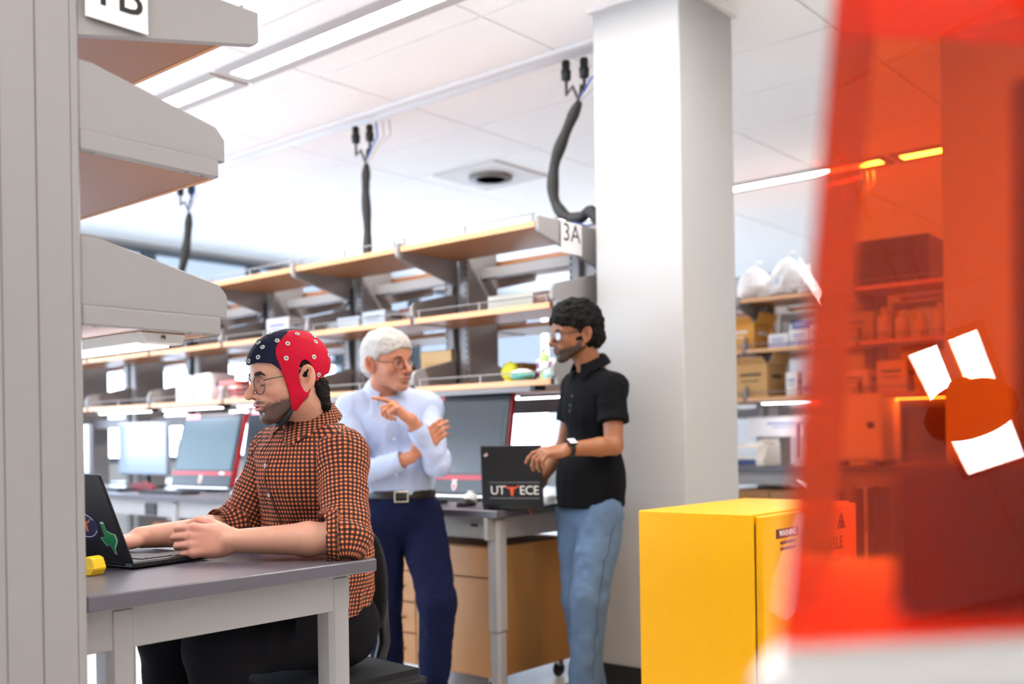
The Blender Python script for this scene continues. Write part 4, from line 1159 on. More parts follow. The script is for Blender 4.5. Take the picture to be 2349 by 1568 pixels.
def brows(M, parent, m, thick=.0042, arch=.004, x0=.0895):
    for s in (-1, 1):
        pts = [tuple(wpt(M, (x0-.004+.002, s*.012, .0175))), tuple(wpt(M, (x0-.002, s*.024, .0195+arch*.7))), tuple(wpt(M, (x0-.0075, s*.038, .0195+arch))), tuple(wpt(M, (x0-.0155, s*.0495, .0155+arch*.3)))]
        MB().tube(pts, [thick*.75, thick, thick*.85, thick*.3], 7).build('eyebrow', m, parent, True)
def eyes(M, parent, gaze=(1, 0, 0), open_=.0048, iris='#3a2a1e'):
    for s in (-1, 1):
        c = np.array((.0712, s*.0315, -.001))
        e = MB(); e.lathe([(.0001, -.0136), (.006, -.0122), (.0105, -.0085), (.013, -.003), (.0136, 0), (.013, .003), (.0105, .0085), (.006, .0122), (.0001, .0136)], n=18)
        e.bm.transform(Matrix(M.tolist()) @ Matrix.Translation(c) @ Matrix.Diagonal((1, 1, open_/.0136*1.0, 1)))
        o = e.build('eye', mat('eye_white', '#d8d2cc', .25), parent, True)
        g = np.array(gaze)*1.0; ip = c+np.array((.0132*g[0], .0132*g[1], 0)) 
        i = MB().lathe([(.0046, 0), (.0040, .0012), (.0001, .0016)], n=14)
        d = Vector((g[0], g[1], 0)).normalized(); up = Vector((0, 0, 1)); rg = d.cross(up)
        i.bm.transform(Matrix(M.tolist()) @ Matrix.Translation(ip-np.array((.0012*d.x, .0012*d.y, 0))) @ frame(rg, up*.95, d))
        i.build('iris', mat('iris_' + iris[1:], iris, .15), o, True)
        MB().tube([tuple(wpt(M, (.0712+.0128*math.cos(a), s*.0315+.0138*math.sin(a), -.001+open_*.92*math.cos(a*1.0)))) for a in np.linspace(-1.15, 1.15, 9)], .0010, 5).build('lash_line', mat('lash', '#1d1512', .7), parent, True)
def fold(V, N, amp, sc, seed=0, stretch=(1, 1, 1), axisM=None):
    p = loc(V, axisM) if axisM is not None else V
    q = p*np.array(stretch)
    w = vnoise(q, sc, seed)+.5*vnoise(q, sc*2.1, seed+3)
    r = 1-np.abs(w)*1.6
    return V+N*(amp*np.clip(r, -1, 1))[:, None]

# ---------------------------------------------------------------- people (built in metres right / ahead / up of the camera foot point)
def person(label, base):
    o = thing('person', label, 'person', tuple(K(base[0], base[1], 0)), R(40.25)); o['_b'] = 0; del o['_b']
    return o
def settle(o, base):
    M = Matrix.Translation((-base[0], -base[1], 0))
    def go(q):
        for ch in q.children:
            if ch.type == 'MESH': ch.data.transform(M)
            go(ch)
    go(o)
def unit(v): v = np.array(v, float); return v/np.linalg.norm(v)
def hframe(wrist, to, thumb):
    """hand frame: fingers along 'to', thumb towards 'thumb'; back of the hand from hand sign"""
    x = unit(to); y = np.array(thumb, float); y = unit(y-x*(y @ x)); return x, y
def disc(name, c, n, r, h, m, parent, seg=14):
    n = Vector(n).normalized(); a = n.orthogonal().normalized(); b = n.cross(a)
    return MB().lathe([(r, 0), (r, h*.7), (r*.8, h), (r*.55, h*.6)], n=seg, M=Matrix.Translation(c) @ frame(a, b, n)).build(name, m, parent, True)
def surf(V, o, d):
    """the surface point that a line from o along d meets last"""
    d = unit(d); q = V-np.array(o); t = q @ d; r = np.linalg.norm(q-t[:, None]*d, axis=1); ok = (r < .012) & (t > 0)
    i = np.nonzero(ok)[0]; return V[i[np.argmax(t[i])]] if len(i) else np.array(o)+d*.1
def collar(name, m, parent, c, up, fr, rn, h=.045, drop=.05, flare=.035, gap=.35, th=.003, side=.92):
    """folded shirt collar round the neck: c centre, up the neck axis, fr the front; an open gap in front"""
    up = unit(up); f = np.array(fr, float); f = unit(f-up*(f @ up)); l = np.cross(up, f)
    A = np.linspace(gap, 2*math.pi-gap, 33); V = []; n = len(A)
    for a in A:
        ra = f*math.cos(a)+l*math.sin(a)*side; fw_ = (1+math.cos(a))/2
        tip = math.exp(-((min(a-gap, 2*math.pi-gap-a))/.33)**2)
        top = np.array(c)+ra*(rn+.004)+up*(h*(1-.45*fw_))
        mid = np.array(c)+ra*(rn+.012)+up*(h*(1-.45*fw_)+.002)
        low = np.array(c)+ra*(rn+flare*(.75+.35*fw_)+.010*tip)-up*(.006+.018*fw_+drop*tip*.75)
        ins = np.array(c)+ra*(rn+.001)-up*.02
        V.append([ins, top, mid, low])
    m_ = MB(); vs = [[m_.bm.verts.new(p) for p in row] for row in V]
    for i in range(n-1):
        for j in range(3): m_.bm.faces.new((vs[i][j], vs[i][j+1], vs[i+1][j+1], vs[i+1][j]))
    bmesh.ops.recalc_face_normals(m_.bm, faces=m_.bm.faces)
    o = m_.build(name, m, parent, True)
    md = o.modifiers.new('thick', 'SOLIDIFY'); md.thickness = th; md.offset = 0
    sb = o.modifiers.new('soft', 'SUBSURF'); sb.levels = 1; sb.render_levels = 2
    return o
def cloth_mat(name, color, rough=.85, bump=.25, scale=900, noise=.06, sheen=.0):
    return mat(name, color, rough, noise=noise, nscale=40, bump=bump, bscale=scale, sheen=sheen, spec=.12)
def shoe(M, parent, m, L=.27):
    F = Field([axis(-.1, .3, .007), axis(-.08, .08, .007), axis(-.02, .16, .007)])
    F.cone(ID, (.0, 0, .045), (.13, 0, .035), .04, .038, .02); F.ell(ID, (.17, 0, .032), (.065, .044, .034), .02); F.cone(ID, (0, 0, .05), (-.01, 0, .11), .04, .042, .02)
    F.half(ID, (0, 0, -1), .0)
    V, Q = F.mesh(2); V = V @ M[:3, :3].T+M[:3, 3]
    o = qmesh('shoe', V, Q, m, parent)
    s = MB(); s.prism([(-.05+.0, -.036), (.10, -.040), (.20, -.044), (.238, -.02), (.238, .02), (.20, .044), (.10, .040), (-.05, .036)], .022, Matrix(M.tolist()) @ T(0, 0, -.004))
    s.build('sole', M_blackm, o)

# ================================================================ seated man with the electrode cap
k_ = 1.045
B_ = ((-0.5568, 2.9260, 0.5123))
S = person('seated man in an orange and black checked shirt wearing a red and navy electrode cap', B_)
fS = unit((-.707, -.707, 0)); lS = np.array((-fS[1], fS[0], 0)); uz = np.array((0, 0, 1.0))
HM = head_frame((-0.5968, 2.7379, 1.2890), (-.845, -.535), 9, 0, 1.03)
neckb = np.array((-0.5569, 2.8319, 1.1529)); chest = np.array((-0.5681, 2.8424, 1.0322)); waist = np.array((-0.5588, 2.9051, 0.8444)); pel = np.array((-0.5616, 2.9573, 0.5813))
shL = chest+lS*.165+uz*.050; shR = chest-lS*.165+uz*.050
elL = np.array((-0.4314, 2.6125, 0.8722)); wrL = np.array((-0.7119, 2.5811, 0.8730))
elR = np.array((-0.7840, 2.9260, 0.8745)); wrR = np.array((-0.9896, 2.7170, 0.8731))
hd = wpt(HM, (0, 0, 0)); 
fine_h = .0021
def rng_(c, r): return (c-r, c+r)
hx, hy, hz = hd; fL = wrL+np.array((-.065, .01, 0)); fR = wrR+unit(wrR-elR)*.07
F = Field([axis(hx-.46, hx+.36, .008, [(hx-.125, hx+.13, fine_h), (fL[0]-.085, fL[0]+.09, .0026)]),
           axis(2.20, 3.20, .008, [(hy-.125, hy+.125, fine_h), (fL[1]-.065, fL[1]+.065, .0026)]),
           axis(.40, 1.47, .008, [(hz-.125, hz+.135, fine_h), (fL[2]-.07, fL[2]+.07, .0026)])])
add_head(F, HM, 1.0, 1.12)
F.cone(ID, wpt(HM, (-.028, 0, -.06)), neckb, .056, .060, .025)
F.cone(ID, neckb, chest, .06, .09, .04); F.ell(mframe(chest, fS, lS, uz), (0, 0, -.02), (.10, .15, .17), .04)
F.ell(mframe(waist, fS, lS, uz), (0, 0, 0), (.10, .14, .17), .04); F.ell(mframe(pel, fS, lS, uz), (0, 0, 0), (.11, .15, .12), .04)
for a, b, c in ((shL, elL, wrL), (shR, elR, wrR)):
    F.cone(ID, a, b, .048, .042, .03)
    mid_ = b+(c-b)*.32
    F.cone(ID, b, mid_, .040, .0425, .02); F.cone(ID, mid_, c, .0425, .0285, .015)
# left hand: loose fist resting on its edge
dL = unit(wrL-elL); xL = unit(np.array((-.99, .06, .02)))
ML = mframe(wrL, xL, unit(np.array((.06, .25, 1))), unit(np.array((.06, -1, .25))), 1.14)
add_hand(F, ML, [(22, 80, 50), (26, 86, 55), (30, 88, 58), (36, 86, 58)], ((.86, .42, -.28), 12, 28))
xR = unit(wrR-elR+np.array((0, 0, -.03)))
MR = mframe(wrR, xR, unit(np.cross(uz, -xR)), unit(np.array((0, 0, 1))+xR*.03), 1.0)
add_hand(F, MR, [(20, 30, 20), (22, 32, 20), (24, 32, 20), (26, 32, 22)], ((.7, .6, -.2), 15, 15), spread=.06)
V, Q = F.mesh(2)
skS = lin('#d09a80')
C = face_cols(V, HM, skS, lin('#bf7069'), lin('#c4705c'), (.90, -.012), lin('#21160f'), 3)
for hm_ in (ML, MR):
    p = loc(V, hm_); w = (np.exp(-((p[:, 0]-.085)/.05)**2)*sstep(.16, .12, np.linalg.norm(p-np.array((.07, 0, 0)), axis=1)))[:, None]*.4
    C = C*(1-w)+np.array(lin('#d98d78'))*w
p = loc(V, HM); bz = (sstep(.0, .02, C[:, 0].max()-C[:, 0]))*0
V = V+normals(V, Q)*((vnoise(V, 260, 5)*.0007)*(C[:, 0] < .2))[:, None]
body = qmesh('body', V, Q, M_skin, S, C)
Mbrow = mat('brow_dark', '#2b1f19', .8, bump=.6, bscale=700)
brows(HM, body, Mbrow, .0062, .004)
for s in (-1, 1):
    MB().tube([tuple(wpt(HM, (.0705+.0135*math.cos(a), s*.0315+.0146*math.sin(a), -.0055-.002*math.cos(a)))) for a in np.linspace(-1.1, 1.1, 9)], .0011, 5).build('lash_line', mat('lash', '#1d1512', .7), body, True)
glasses('glasses', HM, S, .050, .047, mat('wire_steel', '#6d6560', .25, 1), .0015, 2.0, .0945, -.006)
# cap: shell over the head cut by a brow line, a face opening and ear holes
F = Field([axis(hx-.135, hx+.14, .002), axis(hy-.135, hy+.135, .002), axis(hz-.14, hz+.15, .002)])
def skull(F, o, k=.01):
    F.ell(HM, (-.014, 0, .036), (.097+o, .075+o, .083+o), k); F.ell(HM, (.026, 0, .032), (.060+o, .064+o, .062+o), .03)
    F.ell(HM, (.020, 0, -.022), (.050+o, .061+o, .066+o), .03)
    for s in (-1, 1): F.cone(HM, (-.006, s*.056, -.045), (.045, s*.030, -.085), .015+o, .014+o, .025)
    F.cone(HM, (-.028, 0, -.06), (-.034, 0, -.085), .050+o*.6, .050+o*.6, .02)
skull(F, .0085)
# region in head coordinates
X, Y, Z = F.slab([a[0] for a in F.ax], [a[-1] for a in F.ax])[1]
Li = np.linalg.inv(HM)
gx = Li[0, 0]*X+Li[0, 1]*Y+Li[0, 2]*Z+Li[0, 3]; gy = Li[1, 0]*X+Li[1, 1]*Y+Li[1, 2]*Z+Li[1, 3]; gz = Li[2, 0]*X+Li[2, 1]*Y+Li[2, 2]*Z+Li[2, 3]
ay = np.abs(gy)
def poly_in(x, z, pts):
    """signed distance-like value to a polygon in the side view (negative inside)"""
    d = np.full(np.broadcast(x, z).shape, 1e9); ins = np.zeros(d.shape, bool); n = len(pts)
    for i in range(n):
        ax_, az = pts[i]; bx_, bz = pts[(i+1) % n]; ex, ez = bx_-ax_, bz-az
        t = np.clip(((x-ax_)*ex+(z-az)*ez)/(ex*ex+ez*ez), 0, 1); d = np.minimum(d, (x-ax_-t*ex)**2+(z-az-t*ez)**2)
        c = (az <= z) != (bz <= z); xi = ax_+ex*(z-az)/(ez if abs(ez) > 1e-9 else 1e-9); ins ^= c & (x < xi)
    return np.where(ins, -1, 1)*np.sqrt(d)
SIDE_P = [(.12, .050), (.085, .0500), (.060, .0435), (.045, .028), (.036, .004), (.031, -.020), (.027, -.045), (.026, -.080), (.012, -.085), (-.006, -.060), (-.034, -.035), (-.058, -.012), (-.085, -.004), (-.13, .0), (-.13, .16), (.12, .16)]
reg = poly_in(gx, gz, SIDE_P)
ear = np.maximum(np.sqrt(((gx+.021)/.021)**2+((gz-.000)/.041)**2)-1, -1)*.02          # ear opening
reg = np.maximum(reg, -np.where(ay > .04, ear, .05))
sk = F.f; shell = np.maximum(sk, -(sk+.005))
F.f = np.maximum(shell, reg).astype(np.float32)
V, Q = F.mesh(1)
V = fold(V, normals(V, Q), .0009, 28, 9)
pc = loc(V, HM)
fr_ = np.array([(-.03, .13), (-.005, .112), (.022, .095), (.036, .078), (.041, .058), (.038, .040), (.030, .0), (.030, -.1)])
# navy front: ahead of a curved seam in the side view that also runs back over the crown
seam = np.interp(pc[:, 2], fr_[::-1, 1], fr_[::-1, 0])
navy = (pc[:, 0] > seam+.006) & (pc[:, 2] > .022) | ((np.abs(pc[:, 1]) < .030+.25*np.maximum(pc[:, 0], 0)) & (pc[:, 2] > .07) & (pc[:, 0] > -.06))
fq = navy[Q].mean(1) > .5
def sub(V, Q, sel):
    q = Q[sel]; u, inv = np.unique(q, return_inverse=True); return V[u], inv.reshape(q.shape)
cap = bpy.data.objects.new('electrode_cap', None); COL.objects.link(cap); cap.parent = S
a_, b_ = sub(V, Q, fq); qmesh('front_panel', a_, b_, cloth_mat('cap_navy', '#1d2136', .7, .1, 900, .05), cap)
a_, b_ = sub(V, Q, ~fq); qmesh('side_panel', a_, b_, cloth_mat('cap_red', '#c0112f', .7, .1, 900, .05), cap)
# electrodes sit on the cap where the side view shows them
Mring = mat('electrode_ring', '#d9d6d2', .35); Mcore = mat('electrode_core', '#4d7f78', .4)
Nc = normals(V, Q)
def electrode(dirv):
    d = unit(dirv); q = pc-np.array((-.005, 0, .03)); t = q @ d; r = np.linalg.norm(q-t[:, None]*d, axis=1)
    ok = np.nonzero((r < .007) & (t > .03))[0]
    if not len(ok): return
    i = ok[np.argmax(t[ok])]
    c = V[i]; n = Nc[ok[t[ok] > t[i]-.0035]].mean(0)
    o = disc('electrode', c, n, .0062, .0026, Mring, cap); disc('electrode_core', c+unit(n)*.0016, n, .0030, .0012, Mcore, o, 10)
for dv in ((.092, .015, .028), (.088, -.012, .030), (.075, .043, .030), (.066, .045, .058), (.066, .02, .072), (.036, .02, .10), (.06, -.02, .08), (-.01, -.01, .11),
           (.030, .055, .060), (-.015, .055, .080), (.012, .068, .048), (.022, .075, .016), (-.035, .074, .012), (-.055, .058, .048), (-.07, .05, .075), (-.088, .045, .012), (-.045, .068, -.032), (-.09, 0, .05), (.01, -.05, .09), (-.05, -.05, .07), (0, -.075, .03)):
    electrode(dv)
# chin band of the cap and hair at the nape and in the ear opening
MB().tube([tuple(wpt(HM, p)) for p in ((.024, .060, -.078), (.036, .044, -.100), (.044, .02, -.111), (.046, 0, -.113), (.044, -.02, -.111), (.034, -.046, -.098), (.022, -.062, -.076))], [.006, .007, .008, .008, .008, .007, .006], 8).build('chin_band', mat('band_black', '#16161a', .7), cap, True)
Mhair = mat('hair_dark', '#120d0b', .7, noise=.3, nscale=90, bump=1, bscale=260, spec=.2)
F = Field([axis(hx-.135, hx+.18, .003), axis(hy-.135, hy+.135, .003), axis(hz-.17, hz+.08, .003)])
for s in (-1, 1): F.ell(HM, (-.022, s*.068, .02), (.024, .014, .030), .01)
F.ell(HM, (-.066, 0, -.040), (.036, .056, .046), .015); F.ell(HM, (-.080, .010, -.080), (.020, .032, .024), .015)
V, Q = F.mesh(1); N = normals(V, Q); V = V+N*(.004*vnoise(V, 90, 2)+.003*vnoise(V, 220, 4))[:, None]
qmesh('hair', V, Q, Mhair, S)
# checked shirt
M_ging = bpy.data.materials.new('gingham'); M_ging.use_nodes = True
nt = M_ging.node_tree; b = nt.nodes['Principled BSDF']; b.inputs['Roughness'].default_value = .85
at = nt.nodes.new('ShaderNodeAttribute'); at.attribute_name = 'weave'; sx = nt.nodes.new('ShaderNodeSeparateXYZ'); nt.links.new(at.outputs['Vector'], sx.inputs[0])
def stripe_(sock):
    a = nt.nodes.new('ShaderNodeMath'); a.operation = 'MULTIPLY'; a.inputs[1].default_value = 1/.0113; nt.links.new(sock, a.inputs[0])
    f = nt.nodes.new('ShaderNodeMath'); f.operation = 'FRACT'; nt.links.new(a.outputs[0], f.inputs[0])
    g = nt.nodes.new('ShaderNodeMath'); g.operation = 'GREATER_THAN'; g.inputs[1].default_value = .5; nt.links.new(f.outputs[0], g.inputs[0]); return g
g1, g2 = stripe_(sx.outputs['X']), stripe_(sx.outputs['Y'])
ad = nt.nodes.new('ShaderNodeMath'); ad.operation = 'ADD'; nt.links.new(g1.outputs[0], ad.inputs[0]); nt.links.new(g2.outputs[0], ad.inputs[1])
hf = nt.nodes.new('ShaderNodeMath'); hf.operation = 'MULTIPLY'; hf.inputs[1].default_value = .5; nt.links.new(ad.outputs[0], hf.inputs[0])
cr = nt.nodes.new('ShaderNodeValToRGB'); cr.color_ramp.interpolation = 'CONSTANT'
cr.color_ramp.elements[0].color = (*lin('#dd7c4a'), 1); cr.color_ramp.elements[1].position = .25; cr.color_ramp.elements[1].color = (*lin('#5c2c1e'), 1)
e_ = cr.color_ramp.elements.new(.75); e_.color = (*lin('#170f10'), 1)
nt.links.new(hf.outputs[0], cr.inputs['Fac']); nt.links.new(cr.outputs['Color'], b.inputs['Base Color'])
TS = mframe(chest, fS, lS, uz)
F = Field([axis(hx-.32, hx+.36, .0055), axis(2.40, 3.30, .0055), axis(.62, 1.26, .0055)])
F.ell(TS, (-.005, 0, -.01), (.128, .172, .15), .03)
F.cone(ID, waist+uz*.08, waist-uz*.16, .135, .150, .05); F.ell(mframe(waist, fS, lS, uz), (-.01, 0, -.03), (.135, .165, .17), .04)
F.cone(ID, shL-lS*.02, shR+lS*.02, .066, .066, .045); F.cone(ID, neckb-uz*.06, chest+uz*.03, .07, .11, .05)
F.cone(ID, shL, neckb-uz*.055, .055, .046, .05); F.cone(ID, shR, neckb-uz*.055, .055, .046, .05)
for c in (neckb,): F.cone(ID, c+unit(hd-neckb)*.0, c+unit(hd-neckb)*.12, .064, .064, .006, 's')
V, Q = F.mesh(2); N = normals(V, Q)
V = fold(V, N, .009, 8, 21, (1, 1, .55)); V = fold(V, normals(V, Q), .0045, 19, 4, (1.2, 1.2, .6))
pl = loc(V, TS); th = np.arctan2(pl[:, 1], pl[:, 0]+.02)
uvb = np.stack([th*.145, pl[:, 2]+.12*np.abs(th)*0, 0*th], 1)
shirt = qmesh('shirt', V, Q, M_ging, S, uv=uvb); VS = V
def sleeve(a, b, c, r0, r1, r2, seed, name='sleeve', m=None, parent=None, reach=.3, amp=.006, cuff=True, k=.03, res=.005, bands=26):
    """sleeve from the shoulder a over the elbow b a little down the forearm c"""
    e = b+(c-b)*reach; lo = np.minimum(np.minimum(a, b), e)-.12; hi = np.maximum(np.maximum(a, b), e)+.12
    F = Field([axis(lo[i], hi[i], res) for i in range(3)])
    F.cone(ID, a, b, r0, r1, k); F.cone(ID, b, e, r1, r2, k); F.ell(ID, a, (r0*1.03,)*3, k)
    if cuff:
        d = unit(c-b); F.cone(ID, e-d*.030, e-d*.006, r2+.003, r2+.004, .006)
        F.cone(ID, e+d*.012, e+d*.10, r2+.004, r2+.01, .004, 's')
    V, Q = F.mesh(2); N = normals(V, Q)
    d1 = unit(b-a); d2 = unit(e-b) if np.linalg.norm(e-b) > 1e-3 else d1
    t1 = (V-a) @ d1; L1 = np.linalg.norm(b-a); t2 = (V-b) @ d2
    far = (t2 > .012) & (t1 > L1*.78)
    s = np.where(far, L1+t2, t1)
    w = vnoise(V, 14, seed)
    bend = np.exp(-((s-L1)/.09)**2)
    Lt = L1+float(np.linalg.norm(e-b)); dm = sstep(-.004, .045, Lt-s) if cuff else 1.0
    N = N*np.broadcast_to(dm, (len(V),))[:, None]
    V = V+N*((np.sin(s*bands*6.28*.5+w*3.5)*.5*amp*(.35+.9*bend)+w*amp*.5))[:, None]
    V = fold(V, normals(V, Q)*np.broadcast_to(dm, (len(V),))[:, None], amp*.6, 20, seed+2)
    def ang(dd, o):
        ref = unit(np.cross(dd, np.array((.2, .9, .25)))); r2_ = np.cross(dd, ref); q = V-o; return np.arctan2(q @ ref, q @ r2_)
    th = np.where(far, ang(d2, b), ang(d1, a))
    if m is None: m = M_ging
    return qmesh(name, V, Q, m, parent, uv=np.stack([th*(r0*.95), s, 0*s], 1)), V
sleeve(shL, elL, wrL, .064, .062, .058, 5, parent=shirt, reach=.16)
sleeve(shR, elR, wrR, .064, .062, .058, 8, parent=shirt, reach=.28)
co = collar('collar', M_ging, shirt, neckb+unit(hd-neckb)*.030, unit(hd-neckb)*.6+uz*.6, fS*.8+np.array((-.2, -.1, 0)), .066, .040, .07, .046, .30)
me = co.data; pl = np.array([v.co[:] for v in me.vertices]); q = pl-neckb; at = me.attributes.new('weave', 'FLOAT_VECTOR', 'POINT')
at.data.foreach_set('vector', np.stack([np.arctan2(q @ lS, q @ fS)*.085, q[:, 2]-.5*np.linalg.norm(q[:, :2], axis=1), 0*q[:, 0]], 1).astype(np.float32).ravel())
Mbut = mat('button_pearl', '#bdb6b4', .25)
for zo in (.035, -.065, -.165):
    o_ = chest+uz*zo+lS*.004; p_ = surf(VS, o_, fS); b_ = disc('button', p_-fS*.001, fS, .0068, .0026, Mbut, shirt)
    for q_ in (-.0018, .0018): disc('button_hole', p_+fS*.0012+lS*q_, fS, .0009, .0006, M_blackm, b_, 6)
pts = [tuple(surf(VS, chest+uz*z_+lS*.017, fS)+fS*.0005) for z_ in np.linspace(.05, -.24, 16)]
MB().tube(pts, .0022, 5).build('placket_seam', M_ging if False else mat('seam_brown', '#5b2d1e', .9), shirt, True)
# trousers and shoes
Mtr = cloth_mat('trousers_black', '#131217', .9, .2, 700, .1)
kn = [pel+fS*.40+lS*.13+uz*.03, pel+fS*.40-lS*.13+uz*.03]; an = [kn[0]-uz*.42-fS*.02, kn[1]-uz*.42-fS*.02]
F = Field([axis(-1.25, -.2, .009), axis(2.2, 3.3, .009), axis(.06, .78, .009)])
F.ell(mframe(pel, fS, lS, uz), (0, 0, .02), (.15, .185, .13), .03)
for i, s in ((0, 1), (1, -1)):
    F.cone(ID, pel+lS*s*.09, kn[i], .095, .075, .04); F.cone(ID, kn[i], an[i]+uz*.02, .074, .058, .03)
V, Q = F.mesh(2); V = fold(V, normals(V, Q), .006, 10, 3)
qmesh('trousers', V, Q, Mtr, S)
for i in (0, 1):
    p_ = an[i].copy(); p_[2] = .0; shoe(mframe(p_, fS, lS, uz), S, M_black)
settle(S, B_)

# office chair of the seated man
cb = (pel-fS*.03); chair = thing('office_chair', 'black office chair under the seated man', 'chair', tuple(K(cb[0], cb[1], 0)), R(40.25)+math.atan2(fS[1], fS[0]))
M_mesh = mat('chair_fabric', '#17171a', .9, noise=.1, nscale=80)
# local: x forward
zs = float(pel[2])-.125
MB().box((.04, 0, zs-.03), (.47, .47, .075), .03, None, 3).build('seat', M_mesh, chair)
F = Field([axis(-.36, -.12, .008), axis(-.28, .28, .008), axis(zs+.10, .90, .008)])
F.ell(ID, (-.15, 0, (zs+.84)/2+.04), (.024, .085, (.84-zs)/2-.03), .02); V, Q = F.mesh(1); V[:, 0] += -.25*(V[:, 1]**2)*-1.2
qmesh('backrest', V, Q, M_mesh, chair)
MB().tube([(-.10, 0, zs-.06), (-.165, 0, zs-.05), (-.20, 0, zs+.05), (-.19, 0, .68)], .02, 10).build('back_bar', M_black, chair, True)
MB().tube([(0, 0, .12), (0, 0, zs-.07)], .028, 14).build('gas_lift', M_black, chair, True)
for k in range(5):
    a = k*2*math.pi/5+.3
    l_ = MB().tube([(0, 0, .12), (.30*math.cos(a), .30*math.sin(a), .075)], [.028, .016], 8).build('star_leg', M_black, chair, True)
    MB().lathe([(.02, -.02), (.028, -.014), (.028, .014), (.02, .02)], n=14, M=T(.30*math.cos(a), .30*math.sin(a), .029) @ Matrix.Rotation(a+R(90), 4, 'Z') @ Matrix.Rotation(R(90), 4, 'Y')).build('caster', M_blackm, l_, True)

# ================================================================ grey haired man
B_ = (-0.4620, 4.2800, 0.0617); G = person('grey haired man in a pale blue shirt with folded arms pointing a finger', B_)
fG = unit((.20, -.98, 0)); lG = np.array((-fG[1], fG[0], 0))
HM = head_frame((-0.5101, 4.2700, 1.4424), (.80, -.60), 3, 3, 1.075); hd = wpt(HM, (0, 0, 0)); hx, hy, hz = hd
neckb = np.array((-0.5347, 4.3800, 1.3185)); chest = np.array((-0.5132, 4.3700, 1.1839)); waist = np.array((-0.4862, 4.3600, 0.9421)); pel = np.array((-0.4808, 4.3600, 0.8121))
shR = np.array((-0.6770, 4.3300, 1.2541)); shL = np.array((-0.3659, 4.4000, 1.2512))
elR = np.array((-0.6533, 4.2200, 0.9740)); wrR = np.array((-0.4082, 4.1500, 1.0505)); elL = np.array((-0.3062, 4.2000, 1.0265)); wrL = np.array((-0.4027, 4.1000, 1.2014))
F = Field([axis(hx-.30, hx+.36, .008, [(hx-.13, hx+.14, .0026), (wrL[0]-.16, wrL[0]+.02, .0028), (wrL[0]+.05, wrL[0]+.15, .003)]),
           axis(3.9, 4.75, .008, [(hy-.13, hy+.13, .0026), (wrL[1]-.07, wrL[1]+.08, .0028)]),
           axis(.70, 1.66, .008, [(hz-.13, hz+.14, .0026), (wrL[2]-.07, wrL[2]+.12, .0028)])])
add_head(F, HM, 1.05, 1.1)
F.cone(ID, wpt(HM, (-.028, 0, -.06)), neckb, .058, .062, .025); F.cone(ID, neckb, chest, .06, .09, .04)
F.ell(mframe(chest, fG, lG, uz), (0, 0, 0), (.095, .14, .17), .04); F.ell(mframe(waist, fG, lG, uz), (0, 0, 0), (.095, .13, .2), .04)
for a, b, c in ((shL, elL, wrL), (shR, elR, wrR)):
    F.cone(ID, a, b, .045, .036, .02); F.cone(ID, b, c, .036, .026, .012)
xh = unit(np.array((-0.4839, 4.0600, 1.2779))-wrL)
# left hand: back towards the viewer, thumb side to the chin, index finger out
yt = unit(np.array((-.55, .35, .6))); yt = unit(yt-xh*(yt @ xh)); zb_ = np.cross(xh, yt); zb_ = zb_ if zb_[1] < 0 else -zb_
MLh = mframe(wrL, xh, yt, zb_, 1.0)
add_hand(F, MLh, [(22, 8, 4), (58, 78, 40), (66, 82, 45), (70, 84, 45)], ((.85, .35, -.45), 20, 30))
xr = unit(np.array((-0.2955, 4.1300, 1.1598))-wrR); yr = unit(np.array((-.3, -.2, 1))); MRh = mframe(wrR+xr*.03, xr, unit(yr-xr*(yr @ xr)), unit(np.array((-.15, -1, .1))), 1.0)
add_hand(F, MRh, [(12, 22, 15), (14, 24, 15), (16, 24, 15), (18, 26, 15)], ((.7, .5, -.5), 15, 10))
V, Q = F.mesh(2)
C = face_cols(V, HM, lin('#bb7a5c'), lin('#a86a5c'), lin('#b0573f'), (.22, .01), lin('#8d817a'), 6)
body = qmesh('body', V, Q, M_skin, G, C)
brows(HM, body, mat('brow_grey', '#3a322e', .8), .0042, .003); eyes(HM, body, (.97, -.15, 0), .0045, '#2c221c')
glasses('glasses', HM, G, .050, .034, mat('frame_bronze', '#3b332e', .3, .7), .0014, 3.2, .092, -.006)
def hair(M, res, name, m, parent, top, side, seed, amp, sc, front=.055, nape=-.06):
    o = wpt(M, (0, 0, 0)); F = Field([axis(o[0]-.16, o[0]+.16, res), axis(o[1]-.16, o[1]+.16, res), axis(o[2]-.13, o[2]+.19, res)])
    F.ell(M, (-.016, 0, .040), (.099+side, .076+side, .084+top), .01); F.ell(M, (.018, 0, .052), (.062+side, .064+side, .050+top), .03)
    F.ell(M, (-.055, 0, -.015), (.052+side, .068+side*.6, .05), .02)
    F.ell(M, (.098, 0, -.028), (.078, .10, .086), .012, 's')                   # face
    F.ell(M, (.060, .078, -.012), (.052, .03, .050), .008, 's'); F.ell(M, (.060, -.078, -.012), (.052, .03, .050), .008, 's')   # temples
    for s in (-1, 1): F.ell(M, (-.014, s*.083, -.012), (.027, .022, .036), .006, 's')
    F.half(M, (0, 0, -1), -nape if False else .062)
    V, Q = F.mesh(1); N = normals(V, Q)
    p = loc(V, M)
    V = V+N*(amp*vnoise(p*np.array((1, 1, 1)), sc, seed)+amp*.55*vnoise(p*np.array((.5, 1.5, 1)), sc*2.3, seed+1))[:, None]
    return qmesh(name, V, Q, m, parent)
Mgrey = mat('hair_grey', '#b0aaa4', .6, noise=.35, nscale=60, bump=1, bscale=150, stretch=(.5, 2.5, 1))
hair(HM, .0032, 'hair', Mgrey, G, .014, .010, 3, .0035, 45)
Msh = cloth_mat('shirt_pale_blue', '#b3bfdb', .8, .15, 900, .04)
TG = mframe(chest, fG, lG, uz)
F = Field([axis(hx-.28, hx+.36, .0055), axis(4.05, 4.75, .0055), axis(.82, 1.42, .0055)])
